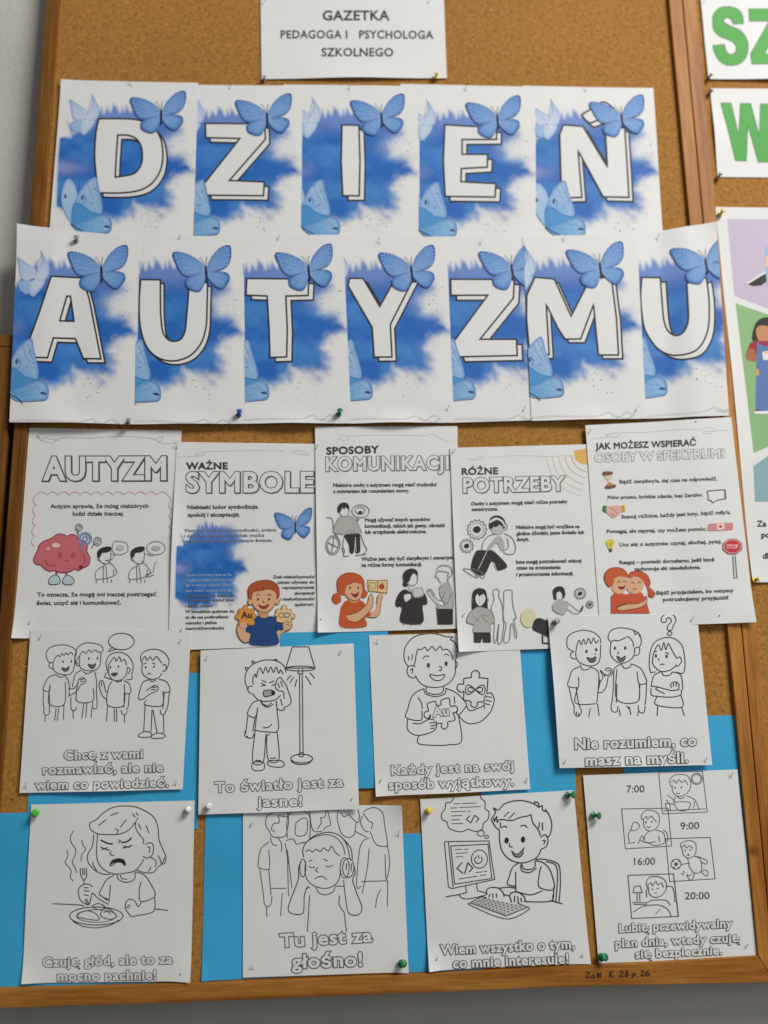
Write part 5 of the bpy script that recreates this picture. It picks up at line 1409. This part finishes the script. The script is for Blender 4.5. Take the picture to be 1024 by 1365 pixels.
SP = [(-.002, .00030), (.0085, .00036)]
shaft = lathe('pin_shaft', SP, M_STEEL, 8); bead = lathe('pin_bead', [(.0080, .0003), (.0083, .0007), (.0087, .0009), (.0091, .0007), (.0093, .0002)], M_STEEL, 10)
D1, D2 = (.30, .75), (.1, .9)
T_ = 'small steel pin '
steel = [(174.5, 112, T_ + 'at the top edge of the letter D sheet', (-.3, .9), .004), (306.5, 118, T_ + 'at the top edge of the upper Z sheet', (.1, .9), .003),
 (466, 118, T_ + 'at the top edge of the letter I sheet', (.1, .9), .003), (621, 119, T_ + 'at the top edge of the letter E sheet', (.1, .9), .002), (781, 120, T_ + 'at the top edge of the accented N sheet', (.05, .9), .0012),
 (239, 318, T_ + 'at the top of the first U sheet', (.3, .7), .0085), (371, 318, T_ + 'at the top of the letter T sheet', (.3, .8), .008), (506, 323, T_ + 'at the top of the letter Y sheet', (-.2, .8), .0075),
 (641, 324, T_ + 'at the top of the lower Z sheet', (.3, .9), .007), (753, 317, T_ + 'at the top of the letter M sheet', (.1, .9), .009), (877, 317, T_ + 'at the top of the last U sheet', (.3, .9), .0065),
 (597, 545, T_ + 'at the bottom right of the letter Y sheet', (.4, .8), .0075), (698.5, 546, T_ + 'at the bottom of the lower Z sheet, beside the M', (.4, .9), .007), (849.5, 545, T_ + 'at the bottom right of the letter M sheet', (.5, .9), .009), (931, 545, T_ + 'at the bottom of the last U sheet', (.5, .9), .0065),
 (52.5, 583, T_ + 'at the top left of the AUTYZM sheet', (-.1, .6), .001), (235.5, 595, T_ + 'between the AUTYZM and SYMBOLE sheets, top', (-.2, .7), .0025), (39, 833, T_ + 'at the bottom left of the AUTYZM sheet', (.2, .7), .001),
 (422, 597, T_ + 'between the SYMBOLE and KOMUNIKACJI sheets, top', (.4, .7), .004), (604.5, 603, T_ + 'at the top right of the KOMUNIKACJI sheet', (.4, .7), .005), (426, 829, T_ + 'at the bottom left of the KOMUNIKACJI sheet', (.4, .7), .004), (241, 842, T_ + 'at the bottom of the SYMBOLE sheet', (.4, .6), .003),
 (617, 822, T_ + 'at the bottom left of the POTRZEBY sheet', (.4, .7), .005), (785.5, 577, T_ + 'at the top left of the OSOBY W SPEKTRUM sheet', (.4, .8), .006), (926.5, 566, T_ + 'at the top right of the OSOBY W SPEKTRUM sheet', (.2, .7), .007), (921.5, 826, T_ + 'at the bottom of the OSOBY W SPEKTRUM sheet, above the puzzled girl', (.5, .9), .0065), (957.5, 824, T_ + 'at the bottom right of the OSOBY W SPEKTRUM sheet', (.4, .8), .0075),
 (53, 851, T_ + 'at the top left of the four children drawing', (.5, .3), .004), (239.5, 856, T_ + 'at the top right of the four children drawing', (.5, .7), .004), (234.5, 1045, T_ + 'at the bottom right of the four children drawing', (.1, .6), .004), (34.5, 1048.5, T_ + 'at the bottom left of the four children drawing', (.2, .4), .004),
 (275, 879, T_ + 'at the top left of the floor lamp drawing', (.2, .8), .005), (453.5, 871, T_ + 'at the top right of the floor lamp drawing', (.4, .9), .005), (468, 1068, T_ + 'at the bottom right of the floor lamp drawing', (.4, .9), .005),
 (503, 857, T_ + 'at the top left of the puzzle pieces drawing', (0, .6), .004), (507, 1043, T_ + 'at the bottom left of the puzzle pieces drawing', (.3, .9), .004), (701.5, 1042, T_ + 'at the bottom right of the puzzle pieces drawing', (.2, .9), .004),
 (922.5, 826.5, T_ + 'at the top right of the puzzled girl drawing', (.3, .8), .008), (753, 1017, T_ + 'at the bottom left of the two boys and puzzled girl drawing', (.1, .6), .008), (941, 1014, T_ + 'at the bottom right of the two boys and puzzled girl drawing', (.2, .7), .008),
 (239.5, 1302, T_ + 'at the bottom right of the girl with fork drawing', (.3, .6), .003), (334.5, 1101, T_ + 'at the top left of the headphones drawing', (.4, .9), .002), (531.5, 1112, T_ + 'at the right edge of the headphones drawing', (.0, .7), .003), (337, 1291, T_ + 'at the bottom left of the headphones drawing', (-.2, .6), .002),
 (581.5, 1281, T_ + 'at the bottom left of the computer drawing', (.3, .8), .003), (777, 1277, T_ + 'at the bottom right of the computer drawing', (-.2, .8), .002), (975, 1035, T_ + 'at the top right of the daily plan sheet', (.1, .7), .002), (995, 1263, T_ + 'at the bottom right of the daily plan sheet', (.3, .8), .002),
 (351, 4, T_ + 'at the upper left corner of the header sheet', (.5, .4), .002), (571, 3, T_ + 'at the upper right of the header sheet', (.5, .3), .002), (937.5, 3, T_ + 'at the upper left corner of the green SZ sheet', (.5, .4), .002)]
seen = set()
for x, y, lab, tl, h in steel:
    if 'above the puzzled' in lab: continue
    d = Vector((tl[0], -.42, max(.75, tl[1]))).normalized()
    p = P(x, y, h + .0015)
    e = empty('steel_pin', p - d * .004, lab, 'pin', 'small steel pins')
    e.rotation_euler = d.to_track_quat('Z', 'Y').to_euler()
    for nm, me in (('pin_shaft', shaft), ('pin_bead', bead)):
        a = bpy.data.objects.new(nm, me); COL.objects.link(a); a.parent = e
